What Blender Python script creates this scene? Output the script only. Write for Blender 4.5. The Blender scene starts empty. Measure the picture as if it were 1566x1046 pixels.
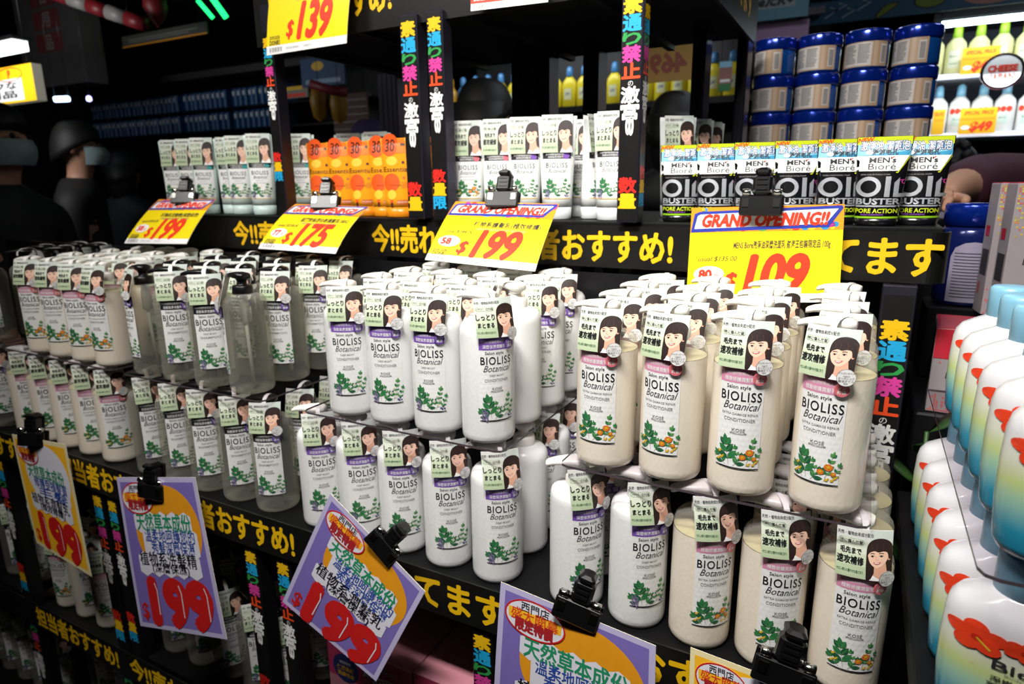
import bpy, math, random
from math import sin, cos, pi, radians, atan2, asin, sqrt
from mathutils import Vector, Matrix
from mathutils.geometry import tessellate_polygon

random.seed(11)
scene = bpy.context.scene
COL = scene.collection

# ------------------------------------------------------------------ camera
FPX, YAW, PITCH, ROLL = 991.84, -0.495052, 0.2374136, -0.0106185   # fitted to the photograph (1566 x 1046)
CZ = 1.5
_cy, _sy, _cp, _sp = cos(YAW), sin(YAW), cos(PITCH), sin(PITCH)
FWD = Vector((_sy * _cp, _cy * _cp, -_sp))
_rt = Vector((_cy, -_sy, 0)); _up = _rt.cross(FWD)
RT = cos(ROLL) * _rt + sin(ROLL) * _up
UP = -sin(ROLL) * _rt + cos(ROLL) * _up
CAM = Vector((0, 0, CZ))
cd = bpy.data.cameras.new('camera')
cam = bpy.data.objects.new('camera', cd); COL.objects.link(cam)
cd.sensor_width = 36; cd.lens = FPX * 36 / 1566; cd.clip_start = 0.02; cd.clip_end = 60
cd.dof.use_dof = True; cd.dof.focus_distance = 0.72; cd.dof.aperture_fstop = 6.3
m3 = Matrix((RT, UP, -FWD)).transposed()
cam.matrix_world = Matrix.Translation(CAM) @ m3.to_4x4()
scene.camera = cam


def W(px, py, X=None, Y=None, Z=None, d=None):
    """the place a pixel of the photograph shows, on the given plane or at the given depth"""
    r = (px - 783) / FPX * RT - (py - 523) / FPX * UP + FWD
    if d is not None: k = d
    elif X is not None: k = X / r.x
    elif Y is not None: k = Y / r.y
    else: k = (Z - CZ) / r.z
    return CAM + r * k


# ------------------------------------------------------------------ light, world, exposure
scene.view_settings.view_transform = 'Standard'
scene.view_settings.look = 'None'
scene.view_settings.gamma = 1.0
scene.view_settings.use_curve_mapping = False
scene.view_settings.exposure = 0.0
scene.cycles.transparent_max_bounces = 24
scene.cycles.max_bounces = 7
scene.cycles.use_denoising = True
wd = bpy.data.worlds.new('world'); scene.world = wd; wd.use_nodes = True
wd.node_tree.nodes['Background'].inputs[0].default_value = (0.55, 0.6, 0.8, 1)
wd.node_tree.nodes['Background'].inputs[1].default_value = 0.012


def area(name, loc, target, sx, sy, power, color, spread=180):
    l = bpy.data.lights.new(name, 'AREA'); l.shape = 'RECTANGLE'; l.size = sx; l.size_y = sy
    l.energy = power; l.color = color; l.spread = radians(spread)
    o = bpy.data.objects.new(name, l); COL.objects.link(o); o.location = loc
    o.rotation_euler = (Vector(target) - Vector(loc)).to_track_quat('-Z', 'Y').to_euler()
    return o


area('ceiling_lamp', (-0.25, -0.02, 2.62), (-0.25, 0.98, 1.36), 0.6, 0.15, 12, (1.0, 0.97, 0.92), 84)
area('ceiling_lamp', (-1.35, -0.08, 2.62), (-1.15, 0.98, 1.3), 0.6, 0.15, 5.2, (1.0, 0.965, 0.91), 84)
area('ceiling_lamp', (0.75, 0.55, 2.6), (0.2, 1.1, 1.2), 0.5, 0.2, .6, (1.0, 0.95, 0.9), 120)
area('ceiling_lamp', (-0.3, 2.6, 2.66), (-0.3, 1.9, 1.0), 0.8, 0.2, 4, (0.9, 0.93, 1.0), 150)
area('ceiling_lamp', (0.9, 2.2, 2.66), (0.2, 2.4, 1.0), 0.6, 0.2, 3.5, (0.9, 0.93, 1.0), 150)
area('ceiling_lamp', (-3.0, 3.2, 2.66), (-2.8, 4.2, 1.4), 0.6, 0.2, .35, (0.85, 0.9, 1.0), 150)


# ------------------------------------------------------------------ materials
def srgb(h):
    h = h.lstrip('#')
    c = [int(h[i:i + 2], 16) / 255 for i in (0, 2, 4)]
    return tuple(x / 12.92 if x <= .04045 else ((x + .055) / 1.055) ** 2.4 for x in c)


_mats = {}


def mat(name, color, rough=.5, metal=0., emit=0., coat=0., noise=0., bump=0., bscale=60., trans=None, spec=.5, edge=.3):
    if name in _mats: return _mats[name]
    m = bpy.data.materials.new(name); m.use_nodes = True
    nt = m.node_tree; b = nt.nodes['Principled BSDF']
    c = srgb(color) if isinstance(color, str) else color
    b.inputs['Base Color'].default_value = (*c, 1)
    b.inputs['Roughness'].default_value = rough
    b.inputs['Metallic'].default_value = metal
    b.inputs['Specular IOR Level'].default_value = spec
    b.inputs['Coat Weight'].default_value = coat
    if emit:
        b.inputs['Emission Color'].default_value = (*c, 1); b.inputs['Emission Strength'].default_value = emit
    if noise or bump:
        tc = nt.nodes.new('ShaderNodeTexCoord'); nz = nt.nodes.new('ShaderNodeTexNoise')
        nz.inputs['Scale'].default_value = bscale; nz.inputs['Detail'].default_value = 3
        nt.links.new(tc.outputs['Object'], nz.inputs['Vector'])
        if noise:
            mx = nt.nodes.new('ShaderNodeMix'); mx.data_type = 'RGBA'
            mx.inputs['A'].default_value = (*[x * (1 - noise) for x in c], 1)
            mx.inputs['B'].default_value = (*[min(1, x * (1 + noise)) for x in c], 1)
            nt.links.new(nz.outputs['Fac'], mx.inputs['Factor'])
            nt.links.new(mx.outputs['Result'], b.inputs['Base Color'])
        if bump:
            bp = nt.nodes.new('ShaderNodeBump'); bp.inputs['Strength'].default_value = bump; bp.inputs['Distance'].default_value = .002
            nt.links.new(nz.outputs['Fac'], bp.inputs['Height']); nt.links.new(bp.outputs['Normal'], b.inputs['Normal'])
    if trans is not None:        # thin clear plastic: transparent, with a gloss and some body colour
        keep, tint = trans
        tr = nt.nodes.new('ShaderNodeBsdfTransparent'); tr.inputs[0].default_value = (*srgb(tint), 1)
        mix = nt.nodes.new('ShaderNodeMixShader'); fr = nt.nodes.new('ShaderNodeLayerWeight'); fr.inputs[0].default_value = .25
        ma = nt.nodes.new('ShaderNodeMath'); ma.operation = 'MULTIPLY_ADD'; ma.inputs[1].default_value = edge; ma.inputs[2].default_value = keep
        nt.links.new(fr.outputs['Facing'], ma.inputs[0]); nt.links.new(ma.outputs[0], mix.inputs[0])
        nt.links.new(tr.outputs[0], mix.inputs[1]); nt.links.new(b.outputs[0], mix.inputs[2])
        nt.links.new(mix.outputs[0], nt.nodes['Material Output'].inputs[0])
    _mats[name] = m
    return m


def embossed(m, scale=260., strength=.16):
    """raised leaf pattern moulded into the bottle wall"""
    nt = m.node_tree; b = nt.nodes['Principled BSDF']
    tc = nt.nodes.new('ShaderNodeTexCoord'); mp = nt.nodes.new('ShaderNodeMapping'); mp.inputs['Scale'].default_value = (1, 1, .6)
    vo = nt.nodes.new('ShaderNodeTexVoronoi'); vo.inputs['Scale'].default_value = scale
    bp = nt.nodes.new('ShaderNodeBump'); bp.inputs['Strength'].default_value = strength; bp.inputs['Distance'].default_value = .001
    nt.links.new(tc.outputs['Object'], mp.inputs[0]); nt.links.new(mp.outputs[0], vo.inputs['Vector'])
    nt.links.new(vo.outputs['Distance'], bp.inputs['Height']); nt.links.new(bp.outputs['Normal'], b.inputs['Normal'])
    return m


WHITE = mat('print_white', '#f1f1f0', .45)
BLACK = mat('print_black', '#17161a', .45)
INK = mat('ink_dark', '#2b2a30', .5)
GREY = mat('ink_grey', '#8c8a8b', .5)
YEL = mat('card_yellow', '#f7dd12', .4)
SIGNYEL = mat('sign_yellow', '#f2c011', .45)
RED = mat('ink_red', '#e0301e', .45)
RAILBLACK = mat('rail_black', '#131313', .35, noise=.3)
BLKPL = mat('black_plastic', '#0c0c0e', .32, noise=.2)
BLKMET = mat('black_metal', '#16161a', .4, metal=.3, noise=.2)
CHROME = mat('chrome', '#d8d6d0', .18, metal=1)
STEEL = mat('dark_steel', '#4a4858', .33, metal=.85, noise=.15, bscale=20)
WHPL = mat('white_plastic', '#eae8e2', .3, coat=.2, noise=.03)
CREAM = embossed(mat('cream_body', '#f2e7d6', .3, coat=.4))
MILK = embossed(mat('milky_body', '#eeeeee', .3, coat=.35))
CLEAR = mat('clear_plastic', '#e9e6de', .12, trans=(.10, '#f4f3ee'))
GEL = embossed(mat('clear_gel', '#dddcd3', .12, trans=(.085, '#eae8e0'), edge=.32), 190, .45)
ACRYL = mat('acrylic_sheet', '#2a282b', .05, trans=(.02, '#f6f4f6'), edge=.06)
ACREDGE = mat('acrylic_edge', '#50454c', .2)
SKINP = mat('printed_skin', '#eec4ac', .45); SKIN2 = mat('printed_skin_shade', '#dba78e', .45)
HAIRP = mat('printed_hair', '#2a1b18', .45); HAIR2 = mat('printed_hair_light', '#4b3029', .45)
LIPP = mat('printed_lip', '#cf5e62', .45)


# ------------------------------------------------------------------ mesh building
class MB:
    def __init__(s): s.v = []; s.f = []; s.m = []; s.sm = []; s.mats = []

    def mi(s, m):
        if m not in s.mats: s.mats.append(m)
        return s.mats.index(m)

    def add(s, vs, fs, m, smooth=False, mtx=None):
        o = len(s.v); i = s.mi(m)
        s.v += [tuple(mtx @ Vector(p)) if mtx is not None else tuple(p) for p in vs]
        for f in fs:
            s.f.append(tuple(o + k for k in f)); s.m.append(i); s.sm.append(smooth)

    def box(s, x0, x1, y0, y1, z0, z1, m, mtx=None, bev=0.):
        if bev:
            pts = []
            for z, e in ((z0, bev), (z0 + bev, 0), (z1 - bev, 0), (z1, bev)):
                a, b, c, d = x0 + e, x1 - e, y0 + e, y1 - e
                k = bev
                pts.append([(a + k, c, z), (b - k, c, z), (b, c + k, z), (b, d - k, z), (b - k, d, z), (a + k, d, z), (a, d - k, z), (a, c + k, z)])
            s.loft(pts, m, mtx=mtx, smooth=False); return
        v = [(x, y, z) for z in (z0, z1) for x, y in ((x0, y0), (x1, y0), (x1, y1), (x0, y1))]
        s.add(v, [(3, 2, 1, 0), (4, 5, 6, 7), (0, 1, 5, 4), (1, 2, 6, 5), (2, 3, 7, 6), (3, 0, 4, 7)], m, False, mtx)

    def loft(s, rings, m, smooth=True, mtx=None, cap=True, closed=True):
        n = len(rings[0]); vs = [p for r in rings for p in r]; fs = []
        for i in range(len(rings) - 1):
            for j in range(n if closed else n - 1):
                k = (j + 1) % n
                fs.append((i * n + j, i * n + k, (i + 1) * n + k, (i + 1) * n + j))
        if cap: fs += [tuple(range(n - 1, -1, -1)), tuple(range((len(rings) - 1) * n, len(rings) * n))]
        s.add(vs, fs, m, smooth, mtx)

    def lathe(s, prof, m, n=32, mtx=None, ey=1., cap=True):
        s.loft([[(r * cos(2 * pi * k / n), ey * r * sin(2 * pi * k / n), z) for k in range(n)] for r, z in prof], m, True, mtx, cap)

    def tube(s, path, r, m, n=8, mtx=None):
        rings = []; path = [Vector(p) for p in path]; rs = r if isinstance(r, (list, tuple)) else [r] * len(path)
        for i, p in enumerate(path):
            t = (path[min(i + 1, len(path) - 1)] - path[max(i - 1, 0)]).normalized()
            a = t.cross(Vector((0, 0, 1))); a = a.normalized() if a.length > .05 else t.cross(Vector((1, 0, 0))).normalized()
            b = t.cross(a)
            rings.append([tuple(p + (a * cos(2 * pi * k / n) + b * sin(2 * pi * k / n)) * rs[i]) for k in range(n)])
        s.loft(rings, m, True, mtx)

    def ribbon(s, path, w, th, m, mtx=None):
        rings = []
        for i, p in enumerate(path):
            p = Vector(p); t = (Vector(path[min(i + 1, len(path) - 1)]) - Vector(path[max(i - 1, 0)])).normalized()
            a = Vector((1, 0, 0)); b = t.cross(a)
            rings.append([tuple(p + a * w / 2), tuple(p + a * w / 2 + b * th), tuple(p - a * w / 2 + b * th), tuple(p - a * w / 2)])
        s.loft(rings, m, False, mtx)

    def sheet(s, fn, u0, u1, v0, v1, nx, ny, m, back=-8, bm=None):
        """a thin solid sheet: front at layer 0, back at layer BACK"""
        for lay, mm in ((0, m), (back, bm or m)):
            vs = [fn(u0 + (u1 - u0) * i / nx, v0 + (v1 - v0) * j / ny, lay) for j in range(ny + 1) for i in range(nx + 1)]
            fs = [(j * (nx + 1) + i, j * (nx + 1) + i + 1, (j + 1) * (nx + 1) + i + 1, (j + 1) * (nx + 1) + i) for j in range(ny) for i in range(nx)]
            s.add(vs, fs if lay == 0 else [f[::-1] for f in fs], mm)
        rim = [(u0 + (u1 - u0) * i / nx, v0) for i in range(nx)] + [(u1, v0 + (v1 - v0) * j / ny) for j in range(ny)] + \
              [(u1 - (u1 - u0) * i / nx, v1) for i in range(nx)] + [(u0, v1 - (v1 - v0) * j / ny) for j in range(ny)]
        n = len(rim)
        s.add([fn(a, b, 0) for a, b in rim] + [fn(a, b, back) for a, b in rim], [(i, i + n, (i + 1) % n + n, (i + 1) % n) for i in range(n)], bm or m)

    def art(s, A, fn):
        for vs, fs, m, lay in A.items:
            s.add([fn(x, y, lay) for x, y in vs], fs, m)

    def mesh(s, name):
        me = bpy.data.meshes.new(name); me.from_pydata(s.v, [], s.f)
        for m in s.mats: me.materials.append(m)
        me.polygons.foreach_set('material_index', s.m); me.polygons.foreach_set('use_smooth', s.sm)
        me.update(); return me

    def build(s, name, parent=None, loc=None, rot=None):
        o = bpy.data.objects.new(name, s.mesh(name)); COL.objects.link(o)
        if parent: o.parent = parent
        if loc is not None: o.location = loc
        if rot is not None: o.rotation_euler = rot
        return o


def ipath(pts, n):
    """points of a closed or open outline resampled through a smooth curve"""
    out = []; k = len(pts)
    for i in range(k):
        p0, p1, p2, p3 = (Vector(pts[(i + q) % k]) for q in (-1, 0, 1, 2))
        for j in range(n):
            t = j / n
            out.append(tuple(.5 * ((2 * p1) + (p2 - p0) * t + (2 * p0 - 5 * p1 + 4 * p2 - p3) * t * t + (3 * p1 - p0 - 3 * p2 + p3) * t ** 3)))
    return out


_txt = {}


def glyphs(body, off, shear, res=2):
    k = (body, round(off, 3), round(shear, 2), res)
    if k not in _txt:
        c = bpy.data.curves.new('lettering', 'FONT'); c.body = body; c.offset = off; c.shear = shear; c.resolution_u = res
        if body == 'BIOLISS': c.space_character = 1.14
        o = bpy.data.objects.new('lettering', c)
        me = bpy.data.meshes.new_from_object(o)
        vs = [(v.co.x, v.co.y) for v in me.vertices]; fs = [tuple(p.vertices) for p in me.polygons]
        bpy.data.meshes.remove(me); bpy.data.objects.remove(o); bpy.data.curves.remove(c)
        _txt[k] = (vs, fs)
    return _txt[k]


class Art:
    """flat printing: layers of shapes in its own units"""
    def __init__(s, maxlen=0): s.items = []; s.maxlen = maxlen

    def poly(s, pts, m, lay=1):
        if not s.maxlen:
            s.items.append(([tuple(p) for p in pts], [tuple(range(len(pts)))], m, lay)); return
        vs = [tuple(p[:2]) for p in pts]
        s.split(vs, [tuple(t) for t in tessellate_polygon([[Vector((x, y, 0)) for x, y in vs]])], m, lay)

    def split(s, vs, st, m, lay):
        fs = []; mid = {}
        while st:
            t = st.pop(); L = [((vs[t[i]][0] - vs[t[(i + 1) % 3]][0]) ** 2 + (vs[t[i]][1] - vs[t[(i + 1) % 3]][1]) ** 2, i) for i in range(3)]
            l, i = max(L)
            if l <= s.maxlen ** 2: fs.append(t); continue
            a, b, c = t[i], t[(i + 1) % 3], t[(i + 2) % 3]; k = (min(a, b), max(a, b))
            if k not in mid: mid[k] = len(vs); vs.append(((vs[a][0] + vs[b][0]) / 2, (vs[a][1] + vs[b][1]) / 2))
            st += [(a, mid[k], c), (mid[k], b, c)]
        s.items.append((vs, fs, m, lay))

    def rect(s, x0, y0, x1, y1, m, lay=1): s.poly([(x0, y0), (x1, y0), (x1, y1), (x0, y1)], m, lay)

    def rrect(s, x0, y0, x1, y1, r, m, lay=1):
        p = []
        for cx, cy, a in ((x1 - r, y0 + r, -90), (x1 - r, y1 - r, 0), (x0 + r, y1 - r, 90), (x0 + r, y0 + r, 180)):
            p += [(cx + r * cos(radians(a + t)), cy + r * sin(radians(a + t))) for t in (0, 30, 60, 90)]
        s.poly(p, m, lay)

    def ell(s, x, y, a, b, m, lay=1, n=24, rot=0):
        c, q = cos(rot), sin(rot)
        s.poly([(x + a * cos(t) * c - b * sin(t) * q, y + a * cos(t) * q + b * sin(t) * c) for t in (2 * pi * k / n for k in range(n))], m, lay)

    def ring(s, x, y, a, b, w, m, lay=1, n=32):
        vs = []
        for k in range(n):
            t = 2 * pi * k / n; vs += [(x + a * cos(t), y + b * sin(t)), (x + (a - w) * cos(t), y + (b - w) * sin(t))]
        s.items.append((vs, [(2 * k, 2 * ((k + 1) % n), 2 * ((k + 1) % n) + 1, 2 * k + 1) for k in range(n)], m, lay))

    def text(s, body, x, y, size, m, lay=2, align='c', bold=0., shear=0., w=None, rot=0., wmax=None, sx=1., res=2, fat=0.):
        if fat:      # broad brush or marker strokes: the same letters laid over each other in a small circle
            for k in range(8): s.text(body, x + fat * size * cos(k * pi / 4), y + fat * size * sin(k * pi / 4), size, m, lay + k * .02, align, bold, shear, w, rot, wmax, sx, res)
            return
        vs, fs = glyphs(body, bold, shear, res)
        if not vs: return
        xs = [v[0] for v in vs]; x0, x1 = min(xs), max(xs); L = (x1 - x0) * size * sx
        if w: sx *= w / L
        elif wmax and L > wmax: sx *= wmax / L
        ax = {'l': x0, 'c': (x0 + x1) / 2, 'r': x1}[align]; c, q = cos(rot), sin(rot); out = []
        for a, b in vs:
            a = (a - ax) * size * sx; b = (b - .36) * size
            out.append((x + a * c - b * q, y + a * q + b * c))
        if s.maxlen > 8 and size * .5 > s.maxlen:
            s.split(out, [t if len(f) == 3 else tuple(t) for f in fs for t in ([f] if len(f) == 3 else [[f[i] for i in q] for q in tessellate_polygon([[Vector((*out[k], 0)) for k in f]])])], m, lay)
        else: s.items.append((out, fs, m, lay))

    def leaf(s, x, y, L, ang, w, m, lay=1, vein=None):
        pr = [(0, 0), (.25, .8), (.5, 1), (.75, .7), (1, 0), (.75, -.7), (.5, -1), (.25, -.8)]
        c, q = cos(ang), sin(ang)
        s.poly([(x + L * t * c - w * h * q, y + L * t * q + w * h * c) for t, h in pr], m, lay)
        if vein: s.line([(x, y), (x + L * .9 * c, y + L * .9 * q)], w * .16, vein, lay + 1)

    def line(s, pts, w, m, lay=1):
        vs = []
        for i, p in enumerate(pts):
            a = pts[max(i - 1, 0)]; b = pts[min(i + 1, len(pts) - 1)]; dx, dy = b[0] - a[0], b[1] - a[1]; l = sqrt(dx * dx + dy * dy) or 1
            vs += [(p[0] - dy / l * w / 2, p[1] + dx / l * w / 2), (p[0] + dy / l * w / 2, p[1] - dx / l * w / 2)]
        s.items.append((vs, [(2 * i, 2 * i + 2, 2 * i + 3, 2 * i + 1) for i in range(len(pts) - 1)], m, lay))

    def put(s, B, x=0, y=0, k=1., lay=0, rot=0):
        c, q = cos(rot) * k, sin(rot) * k
        for vs, fs, m, l in B.items: s.items.append(([(x + a * c - b * q, y + a * q + b * c) for a, b in vs], fs, m, l + lay))


# ------------------------------------------------------------------ things
def thing(name, label, cat, loc=(0, 0, 0), rz=0., group=None):
    o = bpy.data.objects.new(name, None); COL.objects.link(o); o.location = loc; o.rotation_euler = (0, 0, rz); o.empty_display_size = .05
    return tag(o, label, cat, group)


def tag(o, label, cat, group=None, kind=None):
    o['label'] = label; o['category'] = cat
    if group: o['group'] = group
    if kind: o['kind'] = kind
    return o


def struct(name, mb):
    o = mb.build(name); o['kind'] = 'structure'; return o


def dup(root, loc, rz, label, group=None):
    r = root.copy(); COL.objects.link(r); r.location = loc; r.rotation_euler = (0, 0, rz); r['label'] = label
    if group: r['group'] = group
    for ch in root.children:
        c = ch.copy(); COL.objects.link(c); c.parent = r
        for g in ch.children:
            d = g.copy(); COL.objects.link(d); d.parent = c
    return r


ORD = ['front', 'second', 'third', 'fourth', 'fifth', 'sixth']
CNT = ['leftmost', 'second from left', 'third from left', 'fourth from left', 'fifth from left', 'sixth from left']


def colname(i, n):
    if n == 1: return 'alone'
    return 'rightmost' if i == n - 1 else CNT[i]

# ------------------------------------------------------------------ the room
mb = MB(); mb.box(-7, 3.2, -1.6, 5.2, -.05, 0, mat('floor_vinyl', '#4a4648', .35, noise=.25, bscale=4)); struct('floor', mb)
DARKC = mat('ceiling_dark', '#0b0b0d', .8, noise=.3, bscale=3)
mb = MB(); mb.box(-7, 3.2, -1.6, 5.2, 2.75, 2.8, DARKC); struct('ceiling', mb)
DARKW = mat('wall_dark', '#141417', .7, noise=.3, bscale=3)
mb = MB(); mb.box(-7, 3.2, 5.2, 5.25, 0, 2.75, DARKW); struct('wall_back', mb)
mb = MB(); mb.box(-7.05, -7, -1.6, 5.2, 0, 2.75, DARKW); struct('wall_left', mb)
mb = MB(); mb.box(3.2, 3.25, -1.6, 5.2, 0, 2.75, DARKW); struct('wall_right', mb)
mb = MB(); mb.box(-7, 3.2, -1.65, -1.6, 0, 2.75, DARKW); struct('wall_front', mb)
# ------------------------------------------------------------------ printing: portrait, bottle label, neck tag
GREENS = [mat('leaf_green', '#2f7a47', .5), mat('leaf_dark', '#1f5c3c', .5), mat('leaf_light', '#5d9a55', .5)]
STEMC = mat('stem_grey', '#8c9488', .5); ORANGE = mat('flower_orange', '#ee8a2b', .5); ORANGE2 = mat('flower_deep', '#d96a1c', .5)
GOLD = mat('flower_gold', '#e2b52e', .5); LAV = mat('lavender', '#8a73a8', .5); NAVY = mat('berry_navy', '#3a3a78', .5)
PALEG = [mat('tag_green_%d' % i, c, .45) for i, c in enumerate(('#b9c9a6', '#cad5ba', '#d8dfcd', '#dfe3dc'))]
PALEB = mat('tag_sky', '#c9d3cc', .45); SEALC = mat('seal_white', '#f4f3f2', .4)


def portrait():
    """a young woman with long dark hair, printed; units are millimetres, the face centred on the origin"""
    A = Art(maxlen=5)
    A.poly(ipath([(-9, 9), (-5, 16), (2, 18.5), (9, 16.5), (13, 10), (15, 0), (17, -13), (19, -27), (6, -28), (-9, -28), (-10.5, -18), (-10.2, -6)], 4), HAIRP, 1)
    A.poly(ipath([(11, 12), (13.5, 3), (15.5, -10), (17, -24), (15.6, -24), (13.8, -10), (12, 2)], 3), HAIR2, 2)
    A.poly([(-3.5, -8), (6, -6), (7, -16), (12, -20), (13, -28), (-7, -28), (-4, -18)], SKIN2, 2)
    A.poly([(-8, -28), (-5, -20.5), (1, -25), (8, -19), (13, -28)], WHITE, 3)
    A.poly(ipath([(-8, 5), (-8.3, -2), (-6.6, -8), (-2.4, -12.2), (1.4, -11), (6, -6), (8.4, 1), (7.5, 8), (0, 11)], 4), SKINP, 3)
    A.ell(8.9, -1.2, 1.5, 2.6, SKIN2, 3, 10)
    A.poly(ipath([(-8.8, 1), (-8.6, 9), (-3, 15), (5, 14.5), (10, 8), (10.5, -1), (8.7, -2), (7.6, 4.2), (4, 5.4), (.2, 4.3), (-3, 5.6), (-6, 4.4), (-7.6, 3)], 3), HAIRP, 4)
    for x0, x1 in ((-6, -2), (-1.5, 1), (4, 6.5)): A.line([(x0, 12.5), ((x0 + x1) / 2 - .6, 9), (x0 + .2, 5.6)], .5, HAIR2, 5)
    for ex, ey, w in ((-4.9, .2, 1.55), (2.5, .6, 1.75)):
        A.ell(ex, ey, w, .8, WHITE, 5, 12); A.ell(ex - .1, ey, .85, .85, HAIRP, 6, 10)
        A.line([(ex - w, ey + .35), (ex, ey + .95), (ex + w, ey + .3)], .45, HAIRP, 7)
        A.line([(ex - w - .3, ey + 2.5), (ex, ey + 3.0), (ex + w + .4, ey + 2.5)], .6, HAIR2, 5)
    A.line([(-1.7, .4), (-2.4, -3), (-1.4, -3.7), (-.2, -3.4)], .42, SKIN2, 5)
    A.poly(ipath([(-4.4, -6.1), (-1.6, -6.5), (2, -5.5), (.8, -7.6), (-1.6, -8.5), (-3.6, -7.7)], 3), LIPP, 5)
    A.poly([(-3.7, -6.6), (-1.5, -6.9), (1.2, -6.3), (-.2, -7.4), (-2.6, -7.6)], WHITE, 6)
    return A


PORTRAIT = portrait()


def plants(kind):
    """herb border along the foot of a label, 47 wide"""
    A = Art(maxlen=5)
    g, d, l = GREENS
    def sprig(x, y, ang, L, n, s, cs):
        A.line([(x, y), (x + L * cos(ang), y + L * sin(ang))], .45, STEMC, 2)
        for i in range(n):
            t = .28 + .68 * i / max(1, n - 1); px, py = x + L * t * cos(ang), y + L * t * sin(ang)
            for sd in (1, -1): A.leaf(px, py, s * (1.1 - .35 * t), ang + sd * (.9 - .3 * t), s * .25, cs[(i + (sd > 0)) % len(cs)], 3, vein=l if s > 7 else None)
        A.leaf(x + L * cos(ang), y + L * sin(ang), s * .9, ang, s * .2, cs[0], 3)
    sprig(-8, 3, 1.75, 23, 3, 13.5, (g, d)); sprig(-3, 2, .9, 13, 2, 9.5, (d, g)); sprig(-12, 2, 2.3, 12, 2, 9.5, (g, d))
    sprig(10, 3, 1.35, 29, 4, 6.6, (l, g)); sprig(3, 3, 1.8, 20, 3, 5.6, (g, l)); sprig(17, 3, 1.25, 19, 3, 5.6, (g, l))
    if kind == 'orange':
        for x, y, r in ((13, 19, 4.2), (6, 13, 3.4), (18, 12, 2.6)):
            for k in range(9): A.ell(x + r * .55 * cos(k * .7), y + r * .5 * sin(k * .7), r * .5, r * .42, ORANGE if k % 2 else ORANGE2, 5, 8)
            A.ell(x, y + .4, r * .45, r * .4, GOLD, 6, 8)
        for x, y in ((-19, 16), (-16, 10), (-20, 7), (17, 5), (12, 5), (20, 8)): A.ell(x, y, 1.7, 1.3, GOLD, 5, 8); A.ell(x + 1.6, y + 1.6, 1.1, .9, GOLD, 5, 7)
    else:
        for x in (-20, -17, -14.5):
            for k in range(7): A.ell(x + (k % 2) * 1.1, 3 + k * 2.1 - abs(x + 18), 1.1, 1, LAV, 5, 7)
        for x, y in ((11, 22), (15, 16), (7, 15), (12, 9)):
            for k in range(5): A.ell(x + 1.5 * cos(k * 1.26), y + 1.5 * sin(k * 1.26), 1.05, .8, WHITE, 5, 7, rot=k * 1.26)
            A.ell(x, y, .8, .8, GOLD, 6, 7)
        for x, y in ((16, 5), (19, 7), (18, 3.5), (21, 4)): A.ell(x, y, 1.3, 1.2, NAVY, 5, 8)
    return A


VAR = {
    'pink': dict(ban='#dc92b4', dot='#dd6f78', flower='orange', l1='EXTRA DAMAGE REPAIR', l2='CONDITIONER', big=('毛先まで', '速攻補修'), pill='特に傷んだ髪', ban2='極致修護潤髮乳', body=CREAM, pump='white'),
    'purple': dict(ban='#7f55b4', dot='#6a45a5', flower='lav', l1='DEEP MOIST', l2='CONDITIONER', big=('しっとり', 'まとまる'), pill='パサつく・広がる髪', ban2='深層保濕潤髮乳', body=MILK, pump='white'),
    'black': dict(ban='#1d1a22', dot='#6a45a5', flower='lav', l1='DEEP MOIST', l2='SHAMPOO', big=('しっとり', 'まとまる'), pill='パサつく・広がる髪', ban2='深層保濕洗髮精', body=GEL, pump='black'),
}


def label_art(v):
    """front label, millimetres: x -23.5..23.5, y 0..114"""
    q = VAR[v]; A = Art(maxlen=6)
    ban = mat('banner_' + v, q['ban'], .45)
    A.rect(-23.5, 0, 23.5, 100, WHITE, 0)
    A.poly([(-23.5, 0)] + [(-23.5 + 47 * i / 8, -1.2 * sin(pi * i / 8) * .6) for i in range(9)] + [(23.5, 1.1), (-23.5, 1.1)], BLACK, 1)
    A.put(plants(q['flower']), 0, .8)
    A.text('KOSÉ', 0, 44.3, 5.0, GREY, 2, bold=.01, sx=1.15)
    A.rect(-8.5, 39.6, 8.5, 41.6, GREY, 1); A.text('COSMEPORT', 0, 40.6, 2.2, WHITE, 3, bold=.02)
    A.text(q['l2'], 0, 56, 5.4, GREY, 2, w=33, bold=.01)
    A.text(q['l1'], 0, 62.4, 3.7, GREY, 2, w=38 if len(q['l1']) > 12 else 20, bold=.008)
    A.text('Botanical', 1.5, 72, 12.6, INK, 2, shear=.42, w=39, bold=-.004)
    A.text('BIOLISS', 0, 82.6, 14.6, BLACK, 2, w=43, bold=.012, res=3)
    A.text('Salon style', -3, 92.8, 5.6, INK, 2, w=25, bold=.008)
    A.rect(-23.5, 96.5, 23.5, 114.5, ban, 1)
    A.text('科学的植物由来成分配合', -2, 107.6, 4.6, PALEG[3], 2, w=38)
    A.text(q['ban2'], -3, 101, 5.2, WHITE, 2, w=31, bold=.012)
    return A


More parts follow.
